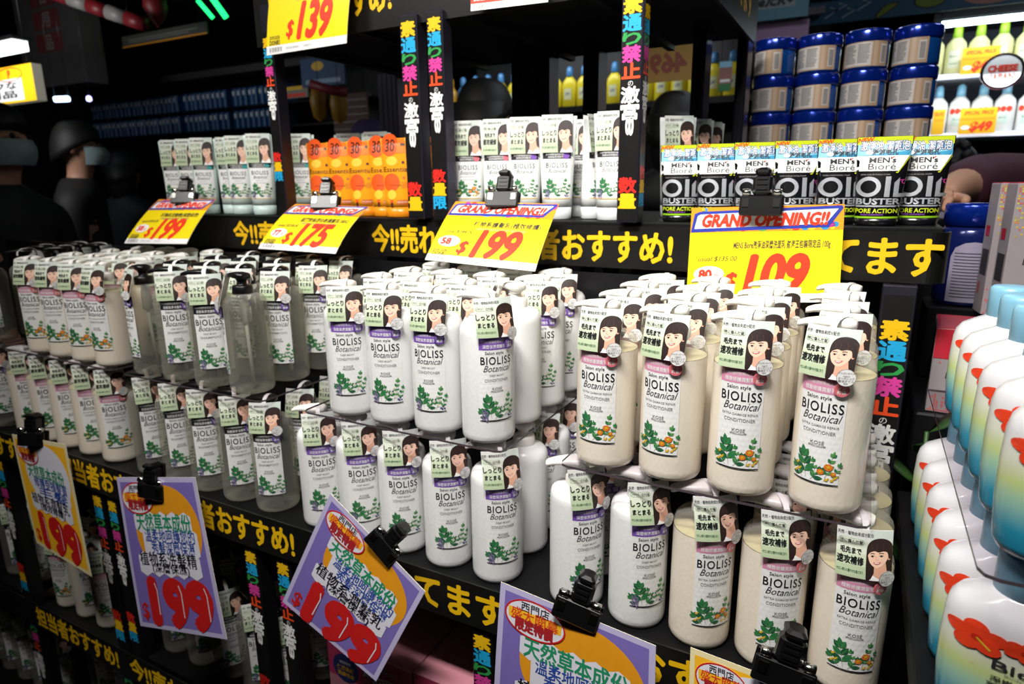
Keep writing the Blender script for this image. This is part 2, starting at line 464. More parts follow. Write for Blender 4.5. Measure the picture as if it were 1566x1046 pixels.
def tag_art(v):
    """hang tag, millimetres: x -26..26, y 0..60"""
    q = VAR[v]; A = Art(maxlen=9)
    for i in range(4): A.rect(-26, 15 * i, 26, 15 * i + 15, PALEG[i], 0)
    A.rect(4, 22, 26, 60, PALEB, 1)
    A.text('天然・植物由来成分配合', -9, 53, 4.9, INK, 2, w=33, bold=.008, rot=.02)
    A.rrect(-24.5, 40.4, -1, 47.2, 3, GREENS[2], 1); A.rrect(-24.1, 40.8, -1.4, 46.8, 2.8, PALEG[2], 2)
    A.text(q['pill'], -12.8, 43.8, 4.6, INK, 4, wmax=21, bold=.008)
    if v == 'pink':
        A.text(q['big'][0], -13, 33, 8, BLACK, 4, w=19, fat=.022); A.text(q['big'][1], -13, 21.5, 10.5, BLACK, 4, w=24, fat=.02)
    else:
        A.text(q['big'][0], -13, 31.5, 10.5, BLACK, 4, w=24, fat=.02); A.text(q['big'][1], -13, 19.5, 8.5, BLACK, 4, w=21, fat=.02)
    A.text('サロン帰りの艶やかな指どおり', -13, 8.2, 4.2, GREENS[1], 2, w=24, bold=.012)
    P = Art()
    P.put(PORTRAIT, 0, 0, 1.13, 0, rot=.05)
    for vs, fs, m, lay in P.items:            # the photo is cut off along the card's edge
        A.items.append(([(max(-26, min(26, x + 12.5)), max(0, min(60, y + 30))) for x, y in vs], fs, m, lay + 2))
    return A


def seal_mesh(v):
    mb = MB(); dot = mat('seal_dot_' + v, VAR[v]['dot'], .45)
    A = Art(); A.ell(0, 0, 8.8, 8.8, GREY, 0, 28); A.ell(0, 0, 8.4, 8.4, SEALC, 1, 28)
    for i, (t, y, s) in enumerate((('アルガンオイル', 4.6, 2.4), ('organic', 2, 2.2), ('オーガニック', -.6, 3.2), ('椿油オイル', -3.4, 2.9), ('配合', -6, 2.0))): A.text(t, 0, y, s, GREY, 2, wmax=14.5, bold=.012)
    B = Art(); B.ell(0, 0, 7.2, 7.2, dot, 0, 24); B.text('ノン' if v == 'pink' else 'うるおい', 0, 1.6, 4, WHITE, 1, wmax=10, bold=.02); B.text('補修' if v == 'pink' else '浸透', 0, -2.6, 4.2, WHITE, 1, wmax=9, bold=.02)
    def disc(A, ang, z, off, ts):
        R = .0375 + off; c, s_ = cos(ang), sin(ang)
        f = lambda x, y, l: (R * s_ + x * .001 * c - s_ * 0 + l * .00015 * s_, -R * c + x * .001 * s_ - l * .00015 * c, z + y * .001)
        mb.art(A, f)
        n = 24; r = ts * .001
        fr = [f(r * 1000 * cos(2 * pi * k / n), r * 1000 * sin(2 * pi * k / n), 0) for k in range(n)]; bk = [f(r * 1000 * cos(2 * pi * k / n), r * 1000 * sin(2 * pi * k / n), -4) for k in range(n)]
        mb.add(fr + bk, [(k, k + n, (k + 1) % n + n, (k + 1) % n) for k in range(n)] + [tuple(range(2 * n - 1, n - 1, -1))], A.items[0][2])
    disc(B, .46, .1375, .0022, 7.2); disc(A, .50, .1515, .0068, 8.8)
    return mb.mesh('seal')


def label_mesh(v):
    mb = MB(); R = .0368
    def fn(x, y, l):
        a = x * .001 / R; r = R + .00025 + l * .00013
        return (r * sin(a), -r * cos(a), .034 + y * .001)
    mb.art(label_art(v), fn)
    mb.sheet(lambda u, w, l: fn(u, w, -.5 if l == 0 else -2), -23.5, 23.5, -.6, 114.5, 12, 3, WHITE)
    return mb.mesh('label')


def tag_mesh(v):
    mb = MB()
    def fn(x, y, l):
        t = y / 60
        return (x * .001, -(.0398 - .014 * t ** 1.2) + (x * .001) ** 2 * 7 - l * .00014, .1475 + y * .00082)
    mb.sheet(lambda u, w, l: fn(u, w, -.5 if l == 0 else -5), -26, 26, 0, 60, 8, 6, PALEG[3], bm=WHITE)
    mb.art(tag_art(v), fn)
    return mb.mesh('neck_tag')
# ------------------------------------------------------------------ pump bottles
def ell_pts(cx, cy, cz, a, b, n=16, tilt=0.):
    return [(cx, cy + a * cos(2 * pi * k / n), cz + b * sin(2 * pi * k / n)) for k in range(n)]


def make_bottle(v, label):
    q = VAR[v]; PM = WHPL if q['pump'] == 'white' else BLKPL
    t = thing('pump_bottle', label, 'bottle')
    mb = MB(); R = .0365
    low = [(.0, 0), (.030, 0), (.0343, .0018), (.0362, .006), (R, .012), (R, .08), (R, .146)]
    top = [(R, .146), (.0361, .152), (.0345, .158), (.031, .1625), (.0255, .1655), (.019, .167), (.0145, .168), (.0142, .173)]
    if v == 'pink':
        mb.lathe(low, q['body'], 40, cap=False); mb.lathe(top, CLEAR, 40, cap=False)
        mb.lathe([(.0358, .1462), (.033, .1466), (.006, .1462), (0, .146)], mat('cream_fill', '#d9cfa8', .3), 32, cap=False)
    elif v == 'purple': mb.lathe(low + top[1:], q['body'], 40, cap=False)
    else: mb.lathe(low + top[1:], q['body'], 40, cap=False)
    mb.build('body', t)
    if v == 'black':
        mb = MB(); mb.tube([(0, 0, .17), (0, 0, .1), (.004, .002, .012)], .0032, mat('dip_tube', '#e4e4df', .3), 10); mb.lathe([(.006, .118), (.0085, .12), (.0085, .15), (.006, .165)], mat('pump_chamber', '#cfcfc8', .25, trans=(.4, '#eeeeee')), 16); mb.build('dip_tube', t)
    mb = MB()
    mb.lathe([(.0148, .1655), (.0165, .166), (.0168, .168), (.0165, .179), (.0150, .181), (.0085, .1815), (.0078, .183), (.0078, .193)], PM, 28)
    mb.build('collar', t)
    mb = MB()      # pump head: a flat spoon shaped paddle with a drooping spout, pointing to +x here
    rings = []
    for x, hw, zc, hz in ((-.0135, .0035, .1925, .003), (-.0125, .008, .1925, .0048), (-.007, .0112, .1928, .0062), (.002, .0118, .1932, .0064), (.012, .0105, .1936, .0058),
                          (.024, .0088, .1934, .0046), (.034, .0076, .1922, .0038), (.0405, .0066, .1902, .0034), (.0425, .0045, .1892, .0024)):
        zc += .0035; rings.append([(x, hw * 1.12 * (abs(cos(a)) ** .7) * (1 if cos(a) > 0 else -1), zc + hz * (abs(sin(a)) ** .8) * (1 if sin(a) > 0 else -1)) for a in (2 * pi * k / 18 for k in range(18))])
    mb.loft(rings, PM, True)
    mb.lathe([(.0078, .187), (.0095, .190), (.0095, .195)], PM, 20)
    ph = mb.build('pump_head', t)
    mb = MB()      # strap from the tag over the pump
    mb.ribbon([(0, -.0262, .1955), (0, -.0245, .1995), (0, -.018, .2028), (0, -.008, .2042), (0, .004, .2038), (0, .012, .2015), (0, .0165, .197), (0, .0175, .188)], .0062, .0006, WHITE)
    mb.build('strap', t)
    for nm, fn in (('label', label_mesh), ('neck_tag', tag_mesh), ('seal', seal_mesh)):
        o = bpy.data.objects.new(nm, fn(v)); COL.objects.link(o); o.parent = t
    return t


PROTO = {}
LAB = {'pink': 'cream conditioner bottle with pink banner', 'purple': 'white conditioner bottle with purple banner', 'black': 'clear shampoo bottle with black pump'}


def bottle(v, x, y, z, face, pump, label, group):
    """FACE: degrees the label is turned from the straight front; PUMP: where the spout points, degrees from +x"""
    if v not in PROTO:
        PROTO[v] = make_bottle(v, label); r = PROTO[v]
        r.location = (x, y, z); r.rotation_euler = (0, 0, radians(face)); r['group'] = group
    else: r = dup(PROTO[v], (x, y, z), radians(face), label, group)
    for c in r.children:
        if c.name.startswith('pump_head'): c.rotation_euler = (0, 0, radians(pump - face))
    return r


LZ, TZ, ROW0, RSTEP = .955, 1.163, .728, .084


def facing(x, y, frac):
    return math.degrees(atan2(-x, y) + asin(max(-.98, min(.98, frac))))


def block(where, z, cols, rows, group, skip=(), xoff=0.):
    """cols: (variant, x, label offset seen in the photo); rows of bottles standing behind them"""
    n = len(cols)
    for r in range(rows):
        for i, (v, x, fr) in enumerate(cols):
            if (r, i) in skip: continue
            jx = 0 if r == 0 else random.uniform(-.0015, .0015); y = ROW0 + r * RSTEP + (0 if r == 0 else random.uniform(-.002, .002))
            f = fr if r == 0 else random.uniform(-.3, .15)
            if isinstance(f, tuple): f = f[0]
            fc = facing(x, y, f) if r == 0 else facing(x, y, 0) * .6 + math.degrees(f)
            if (r, i) in TURN: fc = facing(x, y, 0) + TURN[(r, i)]
            bottle(v, x + jx + xoff * r, y, z, fc, 182 + random.uniform(-14, 14) + fc * .25, f'{LAB[v]} {where}, {ORD[r]} row, {colname(i, n)}', group)


def tray(x0, x1, y0, y1, label):
    mb = MB(); z0, z1 = TZ - .0032, TZ - .0002; k = .012
    out = [(x0 + k, y0), (x1 - k, y0), (x1 - k * .3, y0 + k * .3), (x1, y0 + k), (x1, y1), (x0, y1), (x0, y0 + k), (x0 + k * .3, y0 + k * .3)]
    n = len(out); vs = [(x, y, z0) for x, y in out] + [(x, y, z1) for x, y in out]
    mb.add(vs, [tuple(range(n - 1, -1, -1)), tuple(range(n, 2 * n))], ACRYL); mb.add(vs, [(i, (i + 1) % n, (i + 1) % n + n, i + n) for i in range(n)], ACREDGE)
    tag(mb.build('acrylic_tray'), label, 'tray', 'clear trays between bottle tiers')


TURN = {}
G = 'pump bottles on the display shelf'
# right block: cream conditioner
block('on the rightmost upper tray', TZ, [('pink', -.261, -.33), ('pink', -.179, -.41), ('pink', -.098, -.13), ('pink', -.010, -.31)], 4, G)
block('under the rightmost tray', LZ, [('purple', -.297, .45), ('purple', -.213, .40), ('pink', -.133, .42), ('pink', -.053, .32), ('pink', .028, .22)], 1, G)
TURN = {(1, 0): 30, (2, 0): 20, (3, 0): 20}
for r in (1, 2, 3):
    for nm, x, vv in (('rightmost', .030, 'pink'), ('second from right', -.052, 'pink'), ('leftmost', -.297, 'purple')):
        if nm != 'rightmost' and r == 3: continue
        y = ROW0 + r * RSTEP
        bottle(vv, x, y, LZ, facing(x, y, .1) + (-65 if nm == 'rightmost' else 0), 170, f'{LAB[vv]} under the rightmost tray, {ORD[r]} row, {nm}', G)
tray(-.306, .036, .684, 1.022, 'clear acrylic tray carrying the cream bottles at right')
# middle block: white conditioner
TURN = {(1, 3): -95, (2, 3): -4, (3, 3): -10}
block('on the middle upper tray', TZ, [('purple', -.673, -.14), ('purple', -.593, -.3), ('purple', -.512, -.38), ('purple', -.431, .33)], 4, G)
TURN = {}
block('under the middle tray', LZ, [('purple', -.753, 0), ('purple', -.669, .05), ('purple', -.586, .0), ('purple', -.503, .1), ('purple', -.420, .22)], 1, G)
for r in (1, 2, 3):
    y = ROW0 + r * RSTEP
    bottle('purple', -.420, y, LZ, facing(-.42, y, 0) - (100 if r == 1 else 15), 175, f'{LAB["purple"]} under the middle tray, {ORD[r]} row, rightmost', G)
tray(-.742, -.386, .684, 1.022, 'clear acrylic tray carrying the white bottles in the middle')
# clear shampoo with black pumps
TURN = {(0, 0): -75, (0, 3): -100, (1, 3): -22, (2, 3): -15}
block('on the black-pump tray', TZ, [('black', -1.165, 0), ('black', -1.080, -.1), ('black', -.990, -.1), ('black', -.900, 0)], 4, G)
TURN = {}
block('under the black-pump tray', LZ, [('black', -1.205, .1), ('black', -1.120, 0), ('black', -1.036, -.1), ('black', -.952, 0), ('black', -.866, -.3)], 1, G)
for r in (1, 2, 3):
    y = ROW0 + r * RSTEP
    bottle('black', -.866, y, LZ, facing(-.866, y, 0) - 25, 180, f'{LAB["black"]} under the black-pump tray, {ORD[r]} row, rightmost', G)
tray(-1.21, -.836, .686, 1.022, 'clear acrylic tray carrying the black-pump bottles')
# cream block at left
TURN = {(1, 3): 20, (2, 3): 10}
block('on the left cream tray', TZ, [('pink', -1.535, -.6), ('pink', -1.454, -.55), ('pink', -1.372, -.5), ('pink', -1.289, -.7)], 4, G)
TURN = {}
block('under the left cream tray', LZ, [('pink', -1.655, 0), ('pink', -1.572, 0), ('pink', -1.490, 0), ('pink', -1.406, 0), ('pink', -1.322, -.1)], 1, G)
bottle('pink', -1.322, ROW0 + RSTEP, LZ, 50, 170, LAB['pink'] + ' under the left cream tray, second row, rightmost', G)
tray(-1.665, -1.248, .690, 1.022, 'clear acrylic tray carrying the cream bottles at left')
# far left: clear bottles with black pumps
TURN = {(r, c): 150 - 30 * r for r in (1, 2, 3) for c in (0, 1)}
block('on the far left tray', TZ, [('black', -1.83, 0), ('black', -1.745, -.3)], 4, G, skip=((0, 0), (1, 0)))
TURN = {}
block('under the far left tray', LZ, [('black', -1.775, -.2)], 1, G)
tray(-1.99, -1.70, .690, 1.022, 'clear acrylic tray carrying the dark bottles at far left')
# ------------------------------------------------------------------ shelving with printed rails and posts
STK = [('素', '#f0bf16'), ('通', '#22a7dd'), ('り', '#2f9a4a'), ('禁', '#d63f98'), ('止', '#ec4d22')]
STKM = {c: mat('sticker_' + c[1:], c, .4) for c in ('#f0bf16', '#22a7dd', '#2f9a4a', '#d63f98', '#ec4d22', '#df2b22')}


def sticker_art(H, w=.030, start=.012):
    """slogan printed down a post; origin at the top, y downwards is negative; metres"""
    A = Art(); y = -start; ch = w * .82
    def put(c, m, h=1., sx=1.05, rot=0., b=.042):
        nonlocal y
        if -y + ch * h > H: y = -9; return
        A.text(c, 0, y - ch * h / 2, ch * 1.02 * h, m, 1, w=w * .9 * sx if h >= .7 else None, rot=rot, fat=b); y -= ch * h
    while True:
        for c, col in STK: put(c, STKM[col], .78 if c == 'り' else 1.)
        put('の', WHITE, .4, b=.0); put('激', WHITE, 1.0, b=.035); put('宮', WHITE, 1.0); put('8', WHITE, .7, rot=1.57)
        y -= .07
        put('数', STKM['#df2b22'], 1.0); put('量', STKM['#f0bf16'], 1.0); put('限', STKM['#22a7dd'], 1.0); y -= .05
        if -y > H - .03 or y < -8: break
    return A


def post(parent, x0, x1, y, z0, z1, top=None, side=None, start=.012, depth=.03, m=None):
    """a square post whose front (and right side) carries the slogan sticker"""
    mb = MB(); mb.box(x0, x1, y, y + depth, z0, z1, m or STEEL, bev=.0015)
    p = mb.build('post', parent)
    zt = z1 if top is None else top
    mb = MB(); xc = (x0 + x1) / 2; w = (x1 - x0) * .86
    mb.box(xc - w / 2, xc + w / 2, y - .0009, y - .0002, max(z0, zt - 1.2) + .004, zt - .003, RAILBLACK)
    mb.art(sticker_art(min(1.2, zt - z0) - .01, w, start), lambda a, b, l: (xc + a, y - .0010 - l * .0002, zt + b))
    mb.build('sticker', p)
    if side:
        mb = MB(); yc = y + depth / 2; w = depth * .86
        mb.box(x1 + .0002, x1 + .0009, yc - w / 2, yc + w / 2, z0 + .004, zt - .003, RAILBLACK)
        mb.art(sticker_art(zt - z0 - .01, w, start + .01), lambda a, b, l: (x1 + .0010 + l * .0002, yc + a, zt + b))
        mb.build('sticker', p)
    return p


def slogan(parts, h=.05):
    A = Art()
    for x0, x1, t in parts:
        A.text(t, (x0 + x1) / 2, 0, h * 1.08, SIGNYEL, 1, w=x1 - x0, fat=.03)
    return A


T1, T2 = '担当者おすすめ!', '今!!売れてます'


def rail(parent, x0, x1, y, z0, z1, parts, name='price_rail', end=0.):
    mb = MB(); th = .0022
    mb.box(x0, x1, y, y + th, z0, z1, RAILBLACK)
    mb.box(x0, x1, y + th, y + .012, z0 + .001, z0 + .004, RAILBLACK)
    if end:      # the strip curls round the end of the shelf
        pts = [(x1 + end * sin(a), y + end - end * cos(a)) for a in (radians(t) for t in range(0, 100, 10))]
        mb.loft([[(px, py, z0), (px, py, z1), (px - .002 * sin(a), py + .002, z1), (px - .002 * sin(a), py + .002, z0)] for (px, py), a in zip(pts, (radians(t) for t in range(0, 100, 10)))], RAILBLACK, False)
    r = mb.build(name, parent)
    for q in parts: mb = MB(); mb.art(slogan([q], (z1 - z0) * .76), lambda a, b, l: (a, y - .0003 - l * .0003, (z0 + z1) / 2 + b)); mb.build('lettering', r)
    return r


# the stepped lower gondola that carries the bottles
gon = thing('display_gondola', 'long black display shelving carrying the tiers of pump bottles', 'shelf', (0, 0, 0))
BOARD = mat('shelf_board', '#0a0a0c', .5, noise=.25, spec=.25)
mb = MB(); mb.box(-2.3, .062, .668, 1.018, LZ - .03, LZ - .0004, BOARD, bev=.002)
for k in range(14): mb.box(-2.25 + k * .165, -2.2 + k * .165, .669, .674, LZ - .0004, LZ + .004, BLKPL)
mb.build('shelf', gon)
for x0, x1, z in ((-2.3, -1.75, .535), (-1.69, -1.285, .508), (-1.245, -.845, .538), (-.76, .062, .60)):
    mb = MB(); mb.box(x0, x1, .668, 1.018, z - .03, z - .0004, BOARD, bev=.002); mb.build('shelf', gon)
mb = MB(); mb.box(-2.3, .062, .67, 1.018, .10, .13, BOARD, bev=.002); mb.build('shelf', gon)
mb = MB(); mb.box(-2.3, .05, .72, 1.018, 0.0, .09, BLKMET); mb.build('plinth', gon)
mb = MB(); mb.box(-2.3, -.06, 1.0235, 1.029, .08, 1.355, BLKMET); mb.build('back_panel', gon)
rail(gon, -2.3, .05, .655, .910, .976, [(-1.87, -1.54, T1), (-1.42, -1.09, T1), (-1.075, -.755, T1), (-.695, -.37, T2), (-.33, -.01, T1)], end=.02)
rail(gon, -2.3, -.78, .655, .472, .538, [(-2.2, -1.87, T1), (-1.66, -1.335, T1), (-1.29, -.97, T2)])
for x0, x1 in ((-1.72, -1.685), (-1.335, -1.30), (-1.283, -1.25), (-.885, -.853), (-.808, -.776), (-.425, -.392)):
    post(gon, x0, x1, .6605, .0, .908, m=BLKMET)

# the upper rack behind it, with the tubes
rack = thing('display_rack', 'black display rack with slogan posts carrying the hair tubes', 'rack', (0, 0, 0))
UZ = 1.4385
mb = MB(); mb.box(-1.64, .095, 1.056, 1.5, UZ - .025, UZ - .0004, BOARD, bev=.002); mb.build('shelf', rack)
rail(rack, -1.62, .075, 1.045, 1.362, 1.432, [(-1.30, -.955, T2), (-.885, -.59, T2), (-.605, -.27, T1), (-.225, .105 - .01, T2)], end=.03)
post(rack, -1.133, -1.105, 1.03, UZ, 1.86, top=1.81); post(rack, -.781, -.743, 1.03, UZ, 1.80); post(rack, -.722, -.688, 1.03, UZ, 1.80)
post(rack, -.360, -.325, 1.03, UZ, 1.97, top=1.79, side=True, start=.016)
post(rack, .030, .072, 1.03, 0, 1.360, top=1.350, start=.038)
for x0, x1, y in ((-.805, -.702, 1.5), (-.616, -.577, 1.5), (-.345, -.318, 1.42), (-.272, -.250, 1.5), (-1.223, -1.157, 1.5)):
    mb = MB(); mb.box(x0, x1, y, y + .06, .0, 1.80, STEEL, bev=.003)
    for k in (1, 2, 3): mb.box(x0 + (x1 - x0) * k / 4 - .002, x0 + (x1 - x0) * k / 4 + .002, y - .002, y, 0, 1.80, BLKMET)
    mb.build('rear_post', rack)
mb = MB(); mb.box(-1.16, -.245, 1.05, 1.56, 1.800, 1.822, mat('header_board', '#0a0a0c', .5, noise=.3), bev=.002)
for k in range(4): mb.box(-1.15 + .24 * k, -1.135 + .24 * k, 1.06, 1.55, 1.788, 1.7995, BLKMET)
mb.build('top_board', rack)
mb = MB(); mb.box(-1.16, -.242, 1.040, 1.046, 1.785, 1.96, RAILBLACK); h = mb.build('header_board', rack)
for q in [(-1.12, -.805, T1), (-.62, -.30, T2)]: mb = MB(); mb.art(slogan([q], .062), lambda a, b, l: (a, 1.0395 - l * .0003, 1.842 + b)); mb.build('lettering', h)
mb = MB(); mb.box(-.242, -.236, 1.046, 1.50, 1.775, 1.96, RAILBLACK); h = mb.build('header_board', rack)
mb = MB(); mb.art(slogan([(1.10, 1.42, T2)], .066), lambda a, b, l: (-.2355 + l * .0003, a, 1.835 + b)); mb.build('lettering', h)
# ------------------------------------------------------------------ price cards, hand-painted cards, clips
PARTY = [mat('party_%d' % i, c, .4) for i, c in enumerate(('#f29a22', '#e8452c', '#c63a9a', '#2a8fc9', '#f6cf2a', '#5aa848'))]
BLUEB = mat('banner_blue', '#2b3aa0', .4); REDT = mat('price_red', '#ee3d22', .4)


def price_art(price, usual, off, item, spec, w=207., h=130., grand=True):
    A = Art(maxlen=16); random.seed(len(item))
    A.rect(0, 0, w, h, YEL, 0); A.rect(0, 0, w, 13, WHITE, 1)
    for k in range(22):
        if k % 5 != 3: A.rect(9 + k * 1.5, 3, 9 + k * 1.5 + (.5 if k % 3 else 1.0), 10, INK, 2)
    A.text('4973167 818046', 70, 6.5, 5, GREY, 2); A.text('20220119', 110, 6.5, 5, GREY, 2)
    if grand:
        A.rect(0, h - 36, w, h, PARTY[0], 1)
        for k in range(34):
            x, y = random.uniform(4, w - 4), random.choice((random.uniform(h - 34, h - 27), random.uniform(h - 8, h - 3)))
            r = random.uniform(2.5, 7); A.ell(x, y, min(r, x - .5, w - x - .5), min(r, h - y - .3, y - (h - 36) - .3), PARTY[k % 6], 2, 12)
        A.poly([(1, h - 35.5), (w - 18, h - 32), (w - 1, h - 5), (w - 3, h - 1.5), (12, h - 6), (5, h - 9)], BLUEB, 3)
        A.poly([(6, h - 30.5), (w - 22, h - 27), (w - 7, h - 6), (14, h - 10), (10, h - 12)], WHITE, 4)
        A.text('GRAND OPENING!!', w / 2, h - 18.9, 24.5, REDT, 5, w=w - 36, fat=.05, shear=.25)
    A.text(item, w * .62, h * .605, 12.5, INK, 2, w=w * .62, bold=.014, shear=.1)
    A.text(spec, w * .58, h * .525, 7, GREY, 2, w=w * .46, shear=.1)
    if usual: A.text('usual $%s' % usual, w * .07, h * .47, 10, INK, 2, align='l', shear=.25, w=w * .27)
    if off:
        A.ell(w * .15, h * .31, 22, 11.5, WHITE, 2, 28); A.text(off, w * .125, h * .31, 18, REDT, 3, bold=.05, w=20); A.text('折', w * .205, h * .285, 9, REDT, 3)
    A.text('$', w * .30, h * .24, 34, REDT, 3, fat=.03, shear=.2)
    A.text(price, w * .60, h * .315, 76, REDT, 3, shear=.22, w=w * .40, fat=.04, res=5)
    A.text('DON DON', 22, h * .165, 7.5, INK, 3, bold=.01, w=27); A.text('DONKI', 22, h * .115, 10, INK, 3, bold=.015, w=27)
    return A


def card(name, A, w, h, P, label, group, curl=0., border=None, thick=-6):
    """P: top left, top right, bottom right, bottom left in the room; art units are millimetres"""
    TL, TR, BR, BL = (Vector(p) for p in P); n = (TR - TL).cross(TL - BL).normalized() * -1
    if n.y > 0: n = -n
    c = (TL + TR + BR + BL) / 4
    def fn(x, y, l):
        u, t = x / w, y / h
        p = (BL * (1 - u) + BR * u) * (1 - t) + (TL * (1 - u) + TR * u) * t
        return tuple(p - c + n * (l * .00018 + curl * 4 * t * (1 - t)))
    mb = MB(); b = border or 0
    mb.sheet(lambda u, v, l: fn(u, v, -2 if l == 0 else thick), -b, w + b, -b, h + b, 8, 8, ACRYL if border else YEL, bm=WHITE if not border else ACRYL)
    mb.art(A, fn); o = mb.build(name, loc=c)
    return tag(o, label, 'sign', group)


def clip(x, y, z, rz, tilt, label, s=1.2, roll=0.):
    """a black plastic display clip: wide jaw, upright lever, two sprung ends"""
    t = thing('sign_clip', label, 'clip', (x, y, z), rz, 'black sign clips')
    M = Matrix.Rotation(roll, 4, 'Y') @ Matrix.Rotation(tilt, 4, 'X') @ Matrix.Scale(s, 4)
    mb = MB(); mb.box(-.0245, .0245, -.008, -.0025, -.014, .010, BLKPL, M, .0015); mb.box(-.0245, .0245, .0025, .007, -.010, .012, BLKPL, M, .0015); mb.build('jaw', t)
    mb = MB(); mb.box(-.011, .011, -.010, .008, .010, .034, BLKPL, M, .003); mb.box(-.009, .009, -.013, .011, .033, .042, BLKPL, M, .003)
    for k in range(3): mb.box(-.006, .006, -.0112, -.0098, .016 + k * .006, .019 + k * .006, BLKPL, M)
    mb.build('lever', t)
    for sx in (-1, 1):
        mb = MB(); mb.lathe([(.0, -.0045), (.0042, -.0045), (.0042, .0045), (0, .0045)], CHROME, 14, M @ Matrix.Translation((sx * .0175, -.0052, .0135)) @ Matrix.Rotation(pi / 2, 4, 'Y')); mb.build('spring', t)
        mb = MB(); mb.box(sx * .0175 - .0038, sx * .0175 + .0038, -.0092, -.0081, -.004, .006, CHROME, M); mb.build('spring_plate', t)
    mb = MB(); mb.box(-.007, .007, .012, .018, .0, .036, BLKPL, M, .002); mb.box(-.012, .012, .006, .021, -.014, .002, BLKPL, M, .002); mb.build('rear_jaw', t)
    return t


def wquad(C, yt, yb): return [W(*C[0], Y=yt), W(*C[1], Y=yt), W(*C[2], Y=yb), W(*C[3], Y=yb)]


PG = 'yellow printed price cards'
P = wquad([(697, 308), (855, 312), (818, 415), (650, 397)], 1.02, .925)
card('price_card', price_art('199', '344.00', '58', '植物系護髮乳(極效修護)', '1000000000000000 0000000', 207, 135), 207, 135, P, 'yellow grand opening price card marked 199 usual 344, before the white tubes', PG, .004)
clip(P[0].x * .47 + P[1].x * .53 - .008, 1.016, P[0].z + .004, radians(10), radians(-25), 'black clip holding the yellow 199 card before the white tubes')
P = wquad([(452, 312), (565, 316), (513, 388), (395, 380)], 1.02, .93)
card('price_card', price_art('175', '228.00', '77', '逗麗秀保濕迎新護髮乳180G', '18000000000 00000', 207, 128), 207, 128, P, 'yellow grand opening price card marked 175, before the orange tubes', PG, .008)
clip((P[0].x + P[1].x) / 2 - .01, 1.016, P[0].z + .004, radians(20), radians(-25), 'black clip holding the yellow 175 card before the orange tubes')
P = wquad([(243, 305), (330, 305), (285, 373), (190, 372)], 1.02, .93)
card('price_card', price_art('199', '344.00', '58', '植物系洗髮精(深層保濕)', '1000000000000000 0000000', 207, 130), 207, 130, P, 'yellow grand opening price card marked 199 at far left, before the green tubes', PG, .005)
clip((P[0].x + P[1].x) / 2 + .0, 1.016, P[0].z + .004, radians(25), radians(-25), 'black clip holding the yellow card at far left')
P = wquad([(1058, 318), (1292, 312), (1283, 462), (1049, 464)], 1.02, 1.008)
A = price_art('109', '135.00', '80', 'MENS Biore激淨油深層洗面乳 航海王包裝限定品 100g', '', 207, 140)
card('price_card', A, 207, 140, P, 'yellow grand opening price card usual 135, before the black face wash tubes', PG, .0)
clip((P[0].x + P[1].x) / 2 - .003, 1.012, P[0].z + .006, 0, radians(-8), 'black clip holding the yellow card before the black face wash tubes')
P = wquad([(422, -68), (548, -82), (530, 66), (408, 85)], 1.025, 1.0)
card('price_card', price_art('139', '', '', '歐絲朵-L保濕髮霜護髮素', '00-0000000-0000', 207, 150), 207, 150, P, 'yellow price card marked 139 hanging from the top header', PG, .006)
P = wquad([(722, -110), (842, -120), (838, 3), (720, 17)], 1.03, 1.02)
A = price_art('99', '', '', '護髮素', '', 207, 150); A.rect(0, 13, 207, 32, REDT, 4); A.text('DONKI', 24, 22, 13, WHITE, 5, bold=.03, w=30)
card('price_card', A, 207, 150, P, 'price card with a red stripe at the top edge of the picture', PG)
P = [Vector(p) for p in ((-.231, 1.14, 1.95), (-.229, 1.32, 1.95), (-.222, 1.32, 1.826), (-.224, 1.14, 1.826))]
card('price_card', price_art('88', '', '', '洗髮精', '', 180, 124, False), 180, 124, P, 'price card on the side of the top header, by the red wall', PG)

PURP = mat('paint_purple', '#7768b0', .5, noise=.06, bscale=90); PORG = mat('paint_orange', '#de9418', .5, noise=.08, bscale=90); PWHITE = mat('paint_white', '#d9d9e4', .5)
PRED = mat('paint_red', '#c21c1c', .45, noise=.06); PRED2 = mat('paint_deep_red', '#a02025', .5); PGRN = mat('paint_green', '#1f8a5e', .5); PBLU = mat('paint_blue', '#27479c', .5); PYEL = mat('paint_yellow', '#f0b422', .5)
LAMI = mat('laminate_edge', '#b9b2d6', .2)


